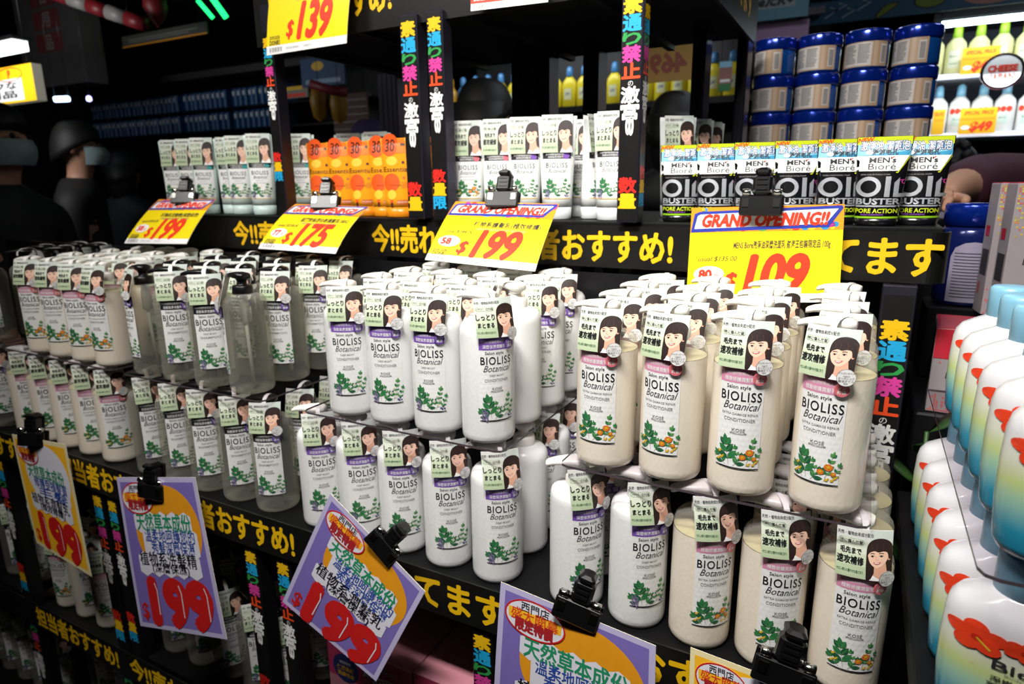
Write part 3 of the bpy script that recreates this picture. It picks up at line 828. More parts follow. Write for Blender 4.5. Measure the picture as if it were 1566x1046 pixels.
def pop_art(base, lines, w=240., h=290.):
    """hand-painted card, millimetres"""
    A = Art(maxlen=20); A.rect(0, 0, w, h, LAMI if base is PURP else mat('laminate_cream', '#e6d9a8', .25), 0); A.rect(9, 9, w - 9, h - 9, base, 1)
    if base is PURP: A.ell(w * .56, h * .66, w * .40, h * .29, PORG, 2, 36, .2)
    else: A.ell(w * .55, h * .70, w * .40, h * .26, PWHITE, 2, 36)
    def cloud(x0, x1, y0, y1, lay):
        p = []; n = 11
        for k in range(n): p.append((x0 + (x1 - x0) * k / (n - 1), y1 + (5 if k % 2 else -3)))
        for k in range(n): p.append((x1 - (x1 - x0) * k / (n - 1), y0 + (-5 if k % 2 else 3)))
        A.poly(p, PWHITE, lay)
    cloud(w * .16, w * .86, h * .655, h * .765, 3); cloud(w * .24, w * .90, h * .50, h * .66, 3); cloud(w * .14, w * .88, h * .37, h * .50, 4)
    A.text(lines[0], w * .52, h * .71, 36, PGRN, 5, fat=.018, w=w * .66); A.text(lines[1], w * .57, h * .625, 27, PBLU, 5, bold=.012, w=w * .60)
    A.text(lines[2], w * .59, h * .545, 27, PBLU, 5, bold=.012, w=w * .52); A.text(lines[3], w * .5, h * .47, 29, BLACK, 6, fat=.01, w=w * .68); A.text(lines[4], w * .52, h * .415, 20, BLACK, 7, w=w * .44, bold=.01)
    A.ell(w * .25, h * .865, w * .205, h * .105, PWHITE, 6, 32); A.ring(w * .25, h * .865, w * .205, h * .105, 2.6, PRED, 7)
    A.text('西門店', w * .25, h * .922, 17, BLACK, 8, w=w * .19, bold=.008)
    A.poly([(w * .075, h * .845), (w * .425, h * .845), (w * .43, h * .90), (w * .07, h * .90)], PYEL, 7); A.text('盛大開幕', w * .25, h * .873, 22, mat('paint_vermilion', '#d2401f', .5), 8, w=w * .32, bold=.01)
    A.text('限定特價', w * .25, h * .822, 21, PRED2, 8, w=w * .25, fat=.05)
    A.text('199', w * .56, h * .195, 116, PRED, 5, w=w * .68, fat=.075, res=6)
    for x in (.285, .575, .865): A.line([(w * x, h * .31), (w * (x + .02), h * .26), (w * (x + .01), h * .10)], 2.2, PWHITE, 7)
    A.text('$', w * .115, h * .12, 42, PRED, 5, bold=.02)
    return A


HG = 'hand-painted sale cards on the front rail'
L1 = ('天然草本成份', '溫柔地呵護您的', '秀髮深層保濕', '植物系洗髮精', '(深層保濕)')
L2 = ('天然草本成份', '溫柔地呵護您的', '秀髮深層保濕', '植物系潤髮乳', '(深層保濕)')
L3 = ('天然草本成份', '修護受損髮質', '毛髮', '植物系潤髮乳', '(極效修護)')
P = wquad([(178, 730), (298, 730), (347, 978), (215, 957)], .63, .601)
card('sale_card', pop_art(PURP, L1), 240, 290, P, 'upright purple hand-painted card marked 199 below the clear black-pump bottles', HG, .0008)
clip(P[0].x * .42 + P[1].x * .58 - .02, .628, P[0].z + .003, radians(8), radians(-7), 'black clip on the upright purple card')
P = wquad([(18, 664), (100, 680), (140, 882), (56, 830)], .63, .612)
card('sale_card', pop_art(PYEL, L3), 240, 290, P, 'yellow hand-painted card marked 199 at far left below the cream bottles', HG, .0008)
clip(P[0].x * .5 + P[1].x * .5 - .01, .628, P[0].z * .5 + P[1].z * .5 + .003, radians(22), radians(-12), 'black clip on the yellow hand-painted card at far left')
P = [W(505, 755, Y=.625), W(650, 905, Y=.612), W(575, 1042, Y=.592), W(432, 920, Y=.605)]
card('sale_card', pop_art(PURP, L2, 240, 260), 240, 260, P, 'purple hand-painted card tilted on its corner below the white bottles', HG, .0008)
q = P[0] * .42 + P[1] * .58
clip(q.x, q.y + .002, q.z + .004, radians(5), radians(-14), 'black clip on the tilted purple card', 1.05, radians(44))
P = wquad([(766, 890), (1003, 988), (1000, 1260), (752, 1150)], .628, .60)
card('sale_card', pop_art(PURP, L1), 240, 290, P, 'purple hand-painted card at the bottom edge below the tray gap', HG, .003)
q = P[0] * .48 + P[1] * .52
clip(q.x, q.y + .002, q.z + .004, radians(8), radians(-12), 'black clip with silver springs on the bottom purple card', 1.15, radians(14))
P = wquad([(1056, 990), (1262, 1068), (1255, 1330), (1050, 1240)], .628, .60)
card('sale_card', pop_art(PYEL, L3), 240, 290, P, 'yellow hand-painted card cut off by the bottom edge at right', HG, .003)
q = P[0] * .30 + P[1] * .70
clip(q.x, q.y + .002, q.z + .012, radians(5), radians(-10), 'black clip in front of the cream bottles at bottom right', 1.2, radians(10))
# ------------------------------------------------------------------ tubes on the upper shelf
def tube_body(t, H, a0, b0, a1, m, capm, caph=.022, lean=0.):
    """stands on its cap; round at the foot, a flat crimped seam on top"""
    n = 28
    def ring(a, b, z): return [(a * cos(2 * pi * k / n), b * sin(2 * pi * k / n), z) for k in range(n)]
    mb = MB(); mb.loft([ring(a0 * .9, b0 * .9, 0), ring(a0 * .97, b0 * .97, .002), ring(a0, b0, caph)], capm); mb.build('cap', t)
    mb = MB(); rs = [ring(a0 * 1.0, b0 * 1.0, caph)]
    for k in range(1, 9):
        q = k / 8; rs.append(ring(a0 + (a1 - a0) * q, b0 * (1 - q) ** .8 + .0009, caph + (H - .008 - caph) * q))
    rs.append(ring(a1, .0009, H)); mb.loft(rs, m); mb.build('body', t)
    def front(x, z, l):
        q = max(0, min(1, (z - caph) / (H - .008 - caph))); a = a0 + (a1 - a0) * q; b = b0 * max(0, 1 - q) ** .8 + .0009
        return (x, -b * sqrt(max(0, 1 - (x / a) ** 2)) - .0004 - l * .00014, z)
    return front


def hair_tube(v, ban, dot, label):
    q = dict(VAR[v]); t = thing('hair_tube', label, 'tube')
    bm = mat('tube_' + v + dot[1:], '#e3e6e4' if v != 'teal' else '#cfe0da', .3, coat=.3)
    H = .178; fr = tube_body(t, H, .0265, .021, .0345, bm, mat('tube_cap_' + v, '#d5d8d8' if v != 'teal' else '#c4d9d4', .35))
    A = Art(maxlen=7); BM = mat('tube_banner_' + v, ban, .45)
    A.rect(-24, 38, 24, 112, WHITE, 0); A.rect(-24, 36.6, 24, 38, GOLD, 1); A.put(plants(q['flower']), 0, 38, .95)
    A.text('BIOLISS', 0, 95, 12.5, INK, 2, w=38, bold=.01); A.text('Botanical', 1, 85.5, 10.5, INK, 2, shear=.4, w=32)
    A.text(q['l1'], 0, 77.5, 3.4, GREY, 2, wmax=30); A.text(q['l2'], 0, 72, 4, GREY, 2, wmax=26); A.text('KOSÉ', 0, 64, 4, GOLD, 2)
    A.rect(-25, 106, 25, 116.5, BM, 3); A.text('科学的植物由来成分配合', -2, 113.4, 3.8, WHITE, 4, w=36); A.text(q['ban2'], -2, 109, 3.8, WHITE, 4, w=28)
    A.ell(17, 111, 5.5, 5.5, mat('tube_dot' + dot[1:], dot, .45), 5, 18)
    mb = MB(); mb.art(A, lambda x, y, l: fr(x * .001, y * .001, l)); mb.build('label', t)
    B = tag_art(v)
    mb = MB()
    def fn(x, y, l): return (x * .00105, -.0125 + (y / 60) * .0085 - l * .00014, .1165 + y * .00107)
    mb.sheet(lambda u, w, l: fn(u, w, -.5 if l == 0 else -4), -26, 26, 0, 60, 4, 4, PALEG[3], bm=WHITE); mb.art(B, fn); mb.build('card', t)
    return t


VAR['teal'] = dict(VAR['purple'])
TU = UZ
GT = 'hair treatment tubes on the upper shelf'
p = hair_tube('pink', '#2a2429', '#d66a78', 'white hair tube with orange flowers, leftmost of the white tubes at centre'); p.location = (-.683, 1.10, TU); p.rotation_euler.z = radians(17); p['group'] = GT
dup(p, (-.622, 1.105, TU), radians(18), 'white hair tube with orange flowers, second of the white tubes at centre', GT)
p2 = hair_tube('purple', '#231f26', '#7f55b4', 'white hair tube with lavender print, third of the white tubes at centre'); p2.location = (-.562, 1.10, TU); p2.rotation_euler.z = radians(19); p2['group'] = GT
for i, (x, y, rz, lb) in enumerate(((-.497, 1.098, 20, 'white hair tube with lavender print, nearest full face right of the clip'), (-.443, 1.137, 78, 'white hair tube turned side-on beside the full-face tube'),
                                    (-.392, 1.095, 4, 'white hair tube half hidden behind the middle slogan post'), (-.66, 1.18, 10, 'white hair tube in second row behind the orange-flower tubes'),
                                    (-.50, 1.20, 14, 'white hair tube in second row behind the full-face tube'), (-.425, 1.205, 8, 'white hair tube in second row near the middle slogan post'),
                                    (-.320, 1.24, 35, 'white hair tube right of the middle post, nearest'), (-.305, 1.32, 35, 'white hair tube right of the middle post, second back'), (-.300, 1.40, 35, 'white hair tube right of the middle post, third back'))):
    dup(p2, (x, y, TU), radians(rz), lb, GT)
p3 = hair_tube('teal', '#202426', '#2b9a98', 'pale green hair tube, leftmost of the tubes at far left'); p3.location = (-1.565, 1.10, TU); p3.rotation_euler.z = radians(26); p3['group'] = GT
for i, (x, y, rz, lb) in enumerate(((-1.505, 1.10, 27, 'pale green hair tube, second from far left'), (-1.443, 1.095, 28, 'pale green hair tube, third from far left, face fully shown'), (-1.383, 1.12, 28, 'pale green hair tube, fourth from far left, mostly covered'),
                                    (-1.325, 1.10, 28, 'pale green hair tube, fifth from far left above the price card clip'), (-1.235, 1.085, 30, 'pale green hair tube beside the leftmost slogan post'), (-1.165, 1.14, 28, 'pale green hair tube behind the leftmost slogan post'),
                                    (-1.07, 1.20, 26, 'pale green hair tube behind the first orange tube'), (-.99, 1.20, 20, 'pale green hair tube behind the second orange tube'))):
    dup(p3, (x, y, TU), radians(rz), lb, GT)

# orange tubes
OT = mat('orange_tube', '#f6a21c', .22, coat=.6, noise=.04); OC = mat('orange_cap', '#e88e14', .3)
def orange_tube(label):
    t = thing('hair_tube', label, 'tube'); H = .155; fr = tube_body(t, H, .0285, .021, .034, OT, OC, .02)
    A = Art(maxlen=7); o1 = mat('print_orange', '#ef5a1e', .35); o2 = mat('print_tangerine', '#f0802a', .35); y1 = mat('print_amber', '#f8c53a', .4); br = mat('print_brown', '#4f1f0c', .4)
    A.rect(-31, 126, 31, 153, o2, 1); A.ell(-14, 136, 16, 15.5, o1, 2, 28); A.text('30', -13, 138, 23, br, 3, bold=.03, sx=.9); A.rect(9, 140, 24, 146, br, 2)
    A.ell(-9, 111, 12, 9, y1, 1, 20); A.ell(15, 108, 3, 3, br, 1, 12)
    A.text('Essential', 0, 95, 14, br, 3, w=52, bold=.002)
    A.ell(-9, 69, 17.5, 18, o1, 1, 28); A.text('moist', 0, 64, 5, br, 3, w=24); A.ell(-8, 45, 9.5, 9.5, y1, 2, 20); A.rect(-12, 28, -5, 37, o1, 1); A.ell(-8, 25, 3, 5, br, 1, 12); A.ell(17, 78, 3, 3, mat('print_rust', '#c4672a', .4), 1, 12)
    for k in range(4): A.rect(12, 58 + k * 3.4, 28, 59.2 + k * 3.4, mat('print_rust', '#c4672a', .4), 1)
    A.rect(3, 26, 26, 35, mat('print_rust', '#c4672a', .4), 1); A.text('HAIR TREATMENT', 14, 30.5, 3, WHITE, 2, w=20); A.ell(5, 16.5, 3, 3, o1, 1, 12) if False else None
    mb = MB(); mb.art(A, lambda x, y, l: fr(x * .001, y * .001, l)); mb.build('label', t)
    mb = MB()     # round top flap of the promotion card
    f = lambda x, y, l: (x * .001, -.0022 - l * .00014, .148 + y * .001)
    B = Art(); B.ell(-13, 0, 16, 16, o1, 0, 28); B.text('30', -12, -3, 23, br, 1, bold=.03, sx=.9)
    mb.art(B, f); mb.sheet(lambda u, w, l: (u * .001, -.0021 if l == 0 else -.0012, .14 + w * .001), -30, 31, -14, 14, 2, 2, o2); mb.build('flap', t)
    return t
GO = 'orange treatment tubes'
p = orange_tube('orange hair tube, leftmost of the orange tubes beside the left post'); p.location = (-1.070, 1.108, TU); p.rotation_euler.z = radians(18); p['group'] = GO
for x, y, rz, lb in ((-1.012, 1.108, 18, 'orange hair tube, second from left with a dark flap'), (-.955, 1.108, 18, 'orange hair tube, third from left with lamp glints on its flap'), (-.897, 1.108, 18, 'orange hair tube, fourth from left half covered'),
                     (-.845, 1.086, 18, 'orange hair tube, fifth from left, face fully shown'), (-.787, 1.090, 20, 'orange hair tube, rightmost, cut off by the post')):
    dup(p, (x, y, TU), radians(rz), lb, GO)

# black face wash tubes
KT = mat('wash_black', '#0d0d10', .25, coat=.5); SILV = mat('print_silver', '#c9ccd2', .3, metal=.55)
def wash_tube(label):
    t = thing('face_wash_tube', label, 'tube'); H = .122; fr = tube_body(t, H, .0275, .02, .0345, KT, KT, .011)
    A = Art(maxlen=8); lime = mat('print_lime', '#c4d21e', .4); sky = mat('print_sky', '#8fcbe4', .4); sky2 = mat('print_sky_deep', '#3f9cc4', .4)
    A.rect(-33.5, 124, 33.5, 135.5, lime, 0); A.rect(-32.5, 107, 32.5, 124, sky, 0); A.poly([(-33, 107), (33, 107), (33, 114)], sky2, 1)
    A.text('NEW', -23, 131.8, 8.5, REDT, 3, bold=.03, shear=.25, rot=.08)
    A.text('激淨油 潔顏泡', 1, 122, 15.5, mat('print_navy', '#20427e', .4), 3, w=60, fat=.055); A.text('激淨油 潔顏泡', 1, 122, 15.5, WHITE, 4, w=60, bold=.006)
    A.ell(-17, 112.5, 4.5, 4, WHITE, 2, 14); A.text('淨涼毛孔', 2, 112.5, 9.5, INK, 4, bold=.03, w=32)
    A.poly([(-33, 84), (21, 84), (32, 107), (-33, 107)], WHITE, 1)
    A.text("MEN's", 0, 100.5, 11, BLACK, 3, bold=.03, w=33); A.line([(11, 103), (14, 105.5)], 1.2, REDT, 4); A.text('Bioré', 0, 91, 13.5, INK, 3, w=34, bold=.0)
    A.line([(-33, 81.5), (20, 81.5), (33, 106)], 1.6, lime, 3); A.text('NON SCRUB FACIAL FOAM', -7, 78.6, 3, GREY, 2, w=36)
    A.ring(-14, 60, 15.5, 15.5, 5.6, SILV, 2, 36); A.rect(6.5, 44.5, 13, 75.5, SILV, 2); A.poly([(17.5, 44.5), (32, 44.5), (32, 50), (23.5, 50), (23.5, 74), (17.5, 66)], SILV, 2)
    A.text('BUSTER', 0, 38, 12.5, SILV, 2, w=55, bold=.03); A.rect(-27, 29.4, 27, 31.8, SILV, 2)
    A.text('PORE ACTION', -1, 23.5, 9.2, lime, 2, w=52, bold=.02); A.text('PORE CLEANSING', -6, 17.5, 3.2, mat('print_violet', '#7a3a9a', .4), 2, w=28, bold=.03)
    A.text('て', 27, 68, 9, mat('print_magenta', '#c63a9a', .4), 3, bold=.02)
    mb = MB(); mb.art(A, lambda x, y, l: fr(x * .001, y * .000897, l)); mb.build('label', t)
    mb = MB(); mb.lathe([(.0276, .0106), (.0278, .0122), (.0276, .0132)], mat('lime_ring', '#8cc21e', .35), 28, ey=.735, cap=False); mb.build('ring', t)
    return t
GW = 'black face wash tubes on the upper shelf'
p = wash_tube('black face wash tube, leftmost, beside the white tubes right of the post'); p.location = (-.275, 1.10, TU); p.rotation_euler.z = radians(17); p['group'] = GW
for x, y, rz, lb in ((-.217, 1.10, 17, 'black face wash tube, second from left above the card corner'), (-.159, 1.10, 17, 'black face wash tube, third from left, left of the clip'), (-.100, 1.10, 17, 'black face wash tube, fourth from left, right of the clip'),
                     (-.041, 1.10, 17, 'black face wash tube, fifth from left above the opening letters'), (.012, 1.078, 0, 'black face wash tube, tallest looking, face fully shown at right'), (.063, 1.11, 2, 'black face wash tube, rightmost, at the shelf end')):
    dup(p, (x, y, TU), radians(rz), lb, GW)
# ------------------------------------------------------------------ body wash bottles at the right edge
def foam_mat():
    m = bpy.data.materials.new('foam_bottle'); m.use_nodes = True; nt = m.node_tree; b = nt.nodes['Principled BSDF']
    b.inputs['Roughness'].default_value = .25; b.inputs['Coat Weight'].default_value = .4
    tc = nt.nodes.new('ShaderNodeTexCoord'); sp = nt.nodes.new('ShaderNodeSeparateXYZ'); cr = nt.nodes.new('ShaderNodeValToRGB'); mr = nt.nodes.new('ShaderNodeMapRange')
    mr.inputs['From Min'].default_value = 0; mr.inputs['From Max'].default_value = .115
    nt.links.new(tc.outputs['Object'], sp.inputs[0]); nt.links.new(sp.outputs['Z'], mr.inputs['Value']); nt.links.new(mr.outputs[0], cr.inputs[0]); nt.links.new(cr.outputs[0], b.inputs['Base Color'])
    e = cr.color_ramp.elements; e[0].position = .0; e[0].color = (*srgb('#1e86ac'), 1); e[1].position = .85; e[1].color = (*srgb('#e0e0e4'), 1)
    for p, c in ((.2, '#2f9dc0'), (.42, '#a6cdb0'), (.52, '#c8d88e'), (.66, '#dfe2cf')):
        k = cr.color_ramp.elements.new(p); k.color = (*srgb(c), 1)
    return m
FOAM = foam_mat(); CAPB = mat('foam_cap', '#86c0dc', .35, coat=.2); HIB = mat('hibiscus', '#e8401f', .45, noise=.12, bscale=120); HIB2 = mat('hibiscus_deep', '#c22a14', .45)

def foam_bottle(label):
    t = thing('body_wash_bottle', label, 'bottle'); n = 40
    def ring(a, b, z): return [(a * (abs(cos(q)) ** .85) * (1 if cos(q) > 0 else -1), b * (abs(sin(q)) ** .85) * (1 if sin(q) > 0 else -1), z) for q in (2 * pi * k / n for k in range(n))]
    prof = [(.038, .022, 0), (.044, .0275, .003), (.047, .0295, .010), (.0495, .0305, .04), (.050, .031, .07), (.049, .0305, .095), (.047, .0295, .104), (.042, .027, .111), (.031, .0235, .117), (.0225, .0215, .121), (.0205, .0205, .1225)]
    mb = MB(); mb.loft([ring(*p) for p in prof], FOAM); mb.build('body', t)
    mb = MB(); mb.lathe([(.0206, .122), (.0212, .1225), (.0212, .150), (.0205, .1545), (.018, .1565), (.006, .157)], CAPB, 36); mb.build('cap', t)
    A = Art(maxlen=6)
    def flower(x, y, r, a0):
        for k in range(5):
            a = a0 + k * 2 * pi / 5; A.ell(x + r * .55 * cos(a), y + r * .55 * sin(a), r * .55, r * .46, HIB, 2 + k, 16, rot=a)
        A.ell(x, y, r * .2, r * .2, HIB2, 8, 10); A.line([(x, y), (x + r * .5, y - r * .55)], r * .1, GOLD, 9)
    flower(-21, 121, 17, .4); flower(5, 123, 11, 1.2); flower(25, 118, 15, .2)
    A.text('Bioré', 9, 99, 16, INK, 2, w=39, bold=.01); A.text('Body Foam', 8, 90.5, 4, GREY, 2, w=22); A.line([(-22, 88), (35, 88)], .4, ORANGE, 2)
    A.text('淨嫩沐浴乳', 6, 81.5, 7.5, INK, 2, w=33, bold=.015); A.text('寬容桂花香氣', 5, 74, 5.5, INK, 2, w=34, bold=.01)
    def fn(x, y, l):
        x *= 1.15; z = y * .00072; a, b = .0495, .0305
        for p, q in zip(prof, prof[1:]):
            if p[2] <= z <= q[2]:
                k = (z - p[2]) / (q[2] - p[2]); a = p[0] + (q[0] - p[0]) * k; b = p[1] + (q[1] - p[1]) * k
        u = min(.97, abs(x * .001 / a)); th = u ** (1 / .85)
        return (x * .001, -b * (1 - th * th) ** (.5 * .85) - .0005 - l * .00013, z)
    mb = MB(); mb.art(A, fn); mb.build('label', t)
    return t
GF = 'hibiscus body wash bottles'
FZ1, FZ0 = 1.2275, 1.067
foam = None
for tier, z, x0, y0, rows in (('upper', FZ1, .156, .566, 6), ('lower', FZ0, .139, .578, 6)):
    for r in range(rows):
        lb = f'body wash bottle with red hibiscus and blue cap, {tier} tier, ' + (['nearest', 'second', 'third', 'fourth', 'fifth', 'sixth', 'farthest'][r]) + ' in the row'
        x, y = x0 - r * .0005, y0 + r * .067
        if foam is None: foam = foam_bottle(lb); foam.location = (x, y, z); foam.rotation_euler.z = radians(-10); foam['group'] = GF
        else: dup(foam, (x, y, z), radians(random.uniform(-13, -7)), lb, GF)
mb = MB(); z1 = FZ1 - .0003; z0 = z1 - .003; x0, x1, y0, y1, k = .097, .36, .517, 1.0, .012
out = [(x0 + k, y0), (x1, y0), (x1, y1), (x0, y1), (x0, y0 + k), (x0 + k * .3, y0 + k * .3)]; n = len(out)
vs = [(x, y, z0) for x, y in out] + [(x, y, z1) for x, y in out]
mb.add(vs, [tuple(range(n - 1, -1, -1)), tuple(range(n, 2 * n))], ACRYL); mb.add(vs, [(i, (i + 1) % n, (i + 1) % n + n, i + n) for i in range(n)], ACREDGE)
tag(mb.build('acrylic_tray'), 'clear acrylic tray between the body wash tiers at right', 'tray', 'clear trays between bottle tiers')
t = thing('display_shelf', 'black shelf under the body wash bottles at right', 'shelf', (0, 0, 0))
mb = MB(); mb.box(.080, .55, .53, 1.02, FZ0 - .03, FZ0 - .0004, BOARD, bev=.002); mb.build('shelf', t)
mb = MB(); mb.box(.095, .54, .56, 1.0, 0, FZ0 - .03, BLKMET); mb.build('plinth', t)

# ------------------------------------------------------------------ pink boxes, lower shelves
PINK = mat('box_pink', '#d78f9c', .4, noise=.05); PINK2 = mat('box_pink_deep', '#c83f6c', .4)
def pink_box(label, x0, x1, y0, y1, z0, z1):
    w, h = (x1 - x0) * 1000, (z1 - z0) * 1000
    t = thing('gift_box', label, 'box', ((x0 + x1) / 2, y0, z0))
    mb = MB(); mb.box(-w / 2000, w / 2000, 0, y1 - y0, 0, h / 1000, PINK, bev=.0012); mb.build('carton', t)
    A = Art(); A.rect(-w / 2 + 1, 2, w / 2 - 1, h - 2, PINK2, 0); A.rect(-w / 2 + 1, 2, w / 2 - 1, h * .62, PINK, 1); S = Art(); S.ell(-w * .28, h * .74, 27, 27, mat('seal_navy', '#2a3470', .45), 2, 32)
    S.text('期間限定', -w * .28, h * .80, 6, WHITE, 3); S.text('保濕柔順', -w * .28, h * .735, 9, PYEL, 3, bold=.03); S.text('洗潤組合', -w * .28, h * .67, 9, PYEL, 3, bold=.03)
    A.text('髮芯護理', w * .16, h * .75, 19, WHITE, 3, bold=.05, w=w * .45); A.text('COSMEPORT', w * .2, h * .88, 7, PALEG[3], 3)
    for Q, nm in ((A, 'print'), (S, 'seal')): mb = MB(); mb.art(Q, lambda x, y, l: (x * .001, -.0004 - l * .0002, y * .001)); mb.build(nm, t)
    return t
GB = 'pink gift boxes on the lower shelf'
pink_box('pink gift box with navy seal under the tilted purple card', -.719, -.546, .672, .845, .601, .772)['group'] = GB
pink_box('pink gift box right of the tilted purple card', -.541, -.430, .672, .845, .601, .776)['group'] = GB

GM = 'pump bottles on the low shelf'
for i, (x, fr) in enumerate(((-1.640, -.7), (-1.556, .1), (-1.473, -.2), (-1.390, .0))):
    for r in range(3):
        if r == 2 and i < 2: continue
        y = ROW0 + r * RSTEP + .004
        bottle('pink', x, y, .508, facing(x, y, fr), 175, f'{LAB["pink"]} low behind the yellow card, {ORD[r]} row, {colname(i, 4)}', GM)
for i, x in enumerate((-1.218, -1.135, -1.052, -.969, -.886)):
    for r in range(4):
        if r == 3 and i < 3: continue
        y = ROW0 + r * RSTEP + .004
        bottle('black', x, y, .538, facing(x, y, .1 if r == 0 else 0), 172, f'{LAB["black"]} low behind the purple card, {ORD[r]} row, {colname(i, 5)}', GM)
for i, x in enumerate((-1.86, -1.775)):
    bottle('black', x, ROW0, .535, facing(x, ROW0, 0), 175, f'{LAB["black"]} on low shelf at far left edge, {colname(i, 2)}', GM)
for i, x in enumerate((-2.18, -2.095, -2.01, -1.925, -1.84)):
    y = ROW0 + .03
    bottle('black', x, y, .131, facing(x, y, 0), 175, f'{LAB["black"]} in bottom left corner, {colname(i, 5)}', GM)
for i, x in enumerate((-1.61, -1.526, -1.442, -1.358)):
    y = ROW0 + .03
    bottle('black', x, y, .23, facing(x, y, 0), 175, f'{LAB["black"]} on crate below rail, {colname(i, 4)}', GM)
mb = MB(); mb.box(-1.66, -1.30, .70, .85, .131, .2295, BLKPL, bev=.003)
for k in range(5): mb.box(-1.64 + k * .07, -1.59 + k * .07, .697, .70, .15, .21, BLKMET)
tag(mb.build('crate'), 'black crate raising the bottles on the lowest shelf', 'crate')

# ------------------------------------------------------------------ blue jars behind the face wash
JB = mat('jar_blue', '#0b2f9c', .18, metal=.55, coat=.5); JB2 = mat('jar_blue_body', '#0d4c9a', .25, metal=.3, coat=.4); BEI = mat('jar_beige', '#b89b7e', .4); JLAB = mat('jar_label', '#cdc7c3', .45)
def jar(label):
    t = thing('cream_jar', label, 'jar')
    mb = MB(); mb.lathe([(0, 0), (.040, 0), (.0428, .003), (.0435, .009), (.0435, .049), (.042, .053), (.0, .053)], JB2, 40); mb.build('body', t)
    mb = MB(); prof = [(.0435, .0533), (.0452, .0545), (.0457, .058), (.0457, .075), (.0445, .0785), (.041, .0795), (0, .0795)]
    mb.lathe(prof, JB, 48); mb.build('lid', t)
    A = Art(maxlen=8); A.rect(-62, 4, 62, 54, BEI, 0); A.rect(-34, 6, 26, 52, JLAB, 1); A.rect(44, 10, 58, 48, JLAB, 1)
    for k in range(12): A.rect(-31, 47 - k * 3.2, -31 + random.uniform(20, 27), 48.2 - k * 3.2, INK, 2); A.rect(-1, 47 - k * 3.2, random.uniform(15, 23), 48.2 - k * 3.2, INK, 2)
    for k in range(11): A.rect(46, 13 + k * 2.9, 56, 14.4 + k * 2.9, INK, 2)
    A.rect(30, 4, 38, 54, mat('jar_sand', '#c5ab92', .4), 1)
    mb = MB(); R = .0438; mb.art(A, lambda x, y, l: ((R + l * .0002) * sin(x * .001 / R), -(R + l * .0002) * cos(x * .001 / R), y * .001)); mb.build('label', t)
    return t
GJ = 'stacked blue jars behind the face wash'
J = None; jx = ((-.222, 1.70), (-.130, 1.705), (-.036, 1.71), (.058, 1.72)); JZ = W(1185, 57, Y=1.66).z - .0795
jt = (1.756, 1.764, 1.772, 1.780)
for c, (x, y) in enumerate(jx):
    for r in range(5):
        lb = f'blue cream jar with info label, {["top", "second", "third", "fourth", "lowest"][r]} in the {["leftmost", "second", "third", "rightmost"][c]} stack'
        z = JZ - r * .0802; rz = radians(random.choice((-44, -30, -20, -36)) if r != 0 or c not in (0, 3) else -55)
        if J is None: J = jar(lb); J.location = (x, y, z); J.rotation_euler.z = rz; J['group'] = GJ
        else: dup(J, (x, y, z), rz, lb, GJ)
t = thing('display_shelf', 'dark shelf unit carrying the stacked blue jars', 'shelf', (0, 0, 0))
mb = MB(); zb = JZ - 4 * .0802; mb.box(-.29, .42, 1.62, 1.86, zb - .03, zb - .0004, BOARD, bev=.002); mb.build('shelf', t); mb = MB(); mb.box(-.27, .40, 1.66, 1.84, 0, zb - .03, BLKMET); mb.build('plinth', t)
# tall blue bottle at the shelf end
t = thing('lotion_bottle', 'dark blue bottle with pale arched label at the shelf end', 'bottle', (.168, 1.40, 1.285))
mb = MB(); mb.lathe([(0, 0), (.044, 0), (.048, .004), (.049, .012), (.049, .118), (.047, .13), (.042, .138)], mat('bottle_blue', '#14205e', .2, metal=.3, coat=.4), 40); mb.build('body', t)
mb = MB(); mb.lathe([(.042, .138), (.0465, .139), (.0465, .172), (.044, .176), (0, .177)], JB, 40); mb.build('cap', t)
A = Art(maxlen=8); A.poly([(-34, 8), (34, 8), (34, 86), (28, 102), (14, 110), (0, 112), (-14, 110), (-28, 102), (-34, 86)], mat('jar_lilac', '#9a92a8', .45), 0)
for k in range(15): A.rect(-28, 16 + k * 5.4, random.uniform(14, 27), 17.6 + k * 5.4, INK, 1)
mb = MB(); mb.art(A, lambda x, y, l: ((.0493 + l * .0002) * sin(x / 49.3), -(.0493 + l * .0002) * cos(x / 49.3), y * .001)); mb.build('label', t)
t = thing('display_stand', 'dark stand under the blue bottle and the dotted boxes', 'stand', (0, 0, 0))
mb = MB(); mb.box(.095, .42, 1.12, 1.46, 0, 1.155, BLKMET, bev=.003); mb.build('plinth', t); mb = MB(); mb.box(.11, .235, 1.34, 1.455, 1.155, 1.2846, BLKMET, bev=.003); mb.build('riser', t)

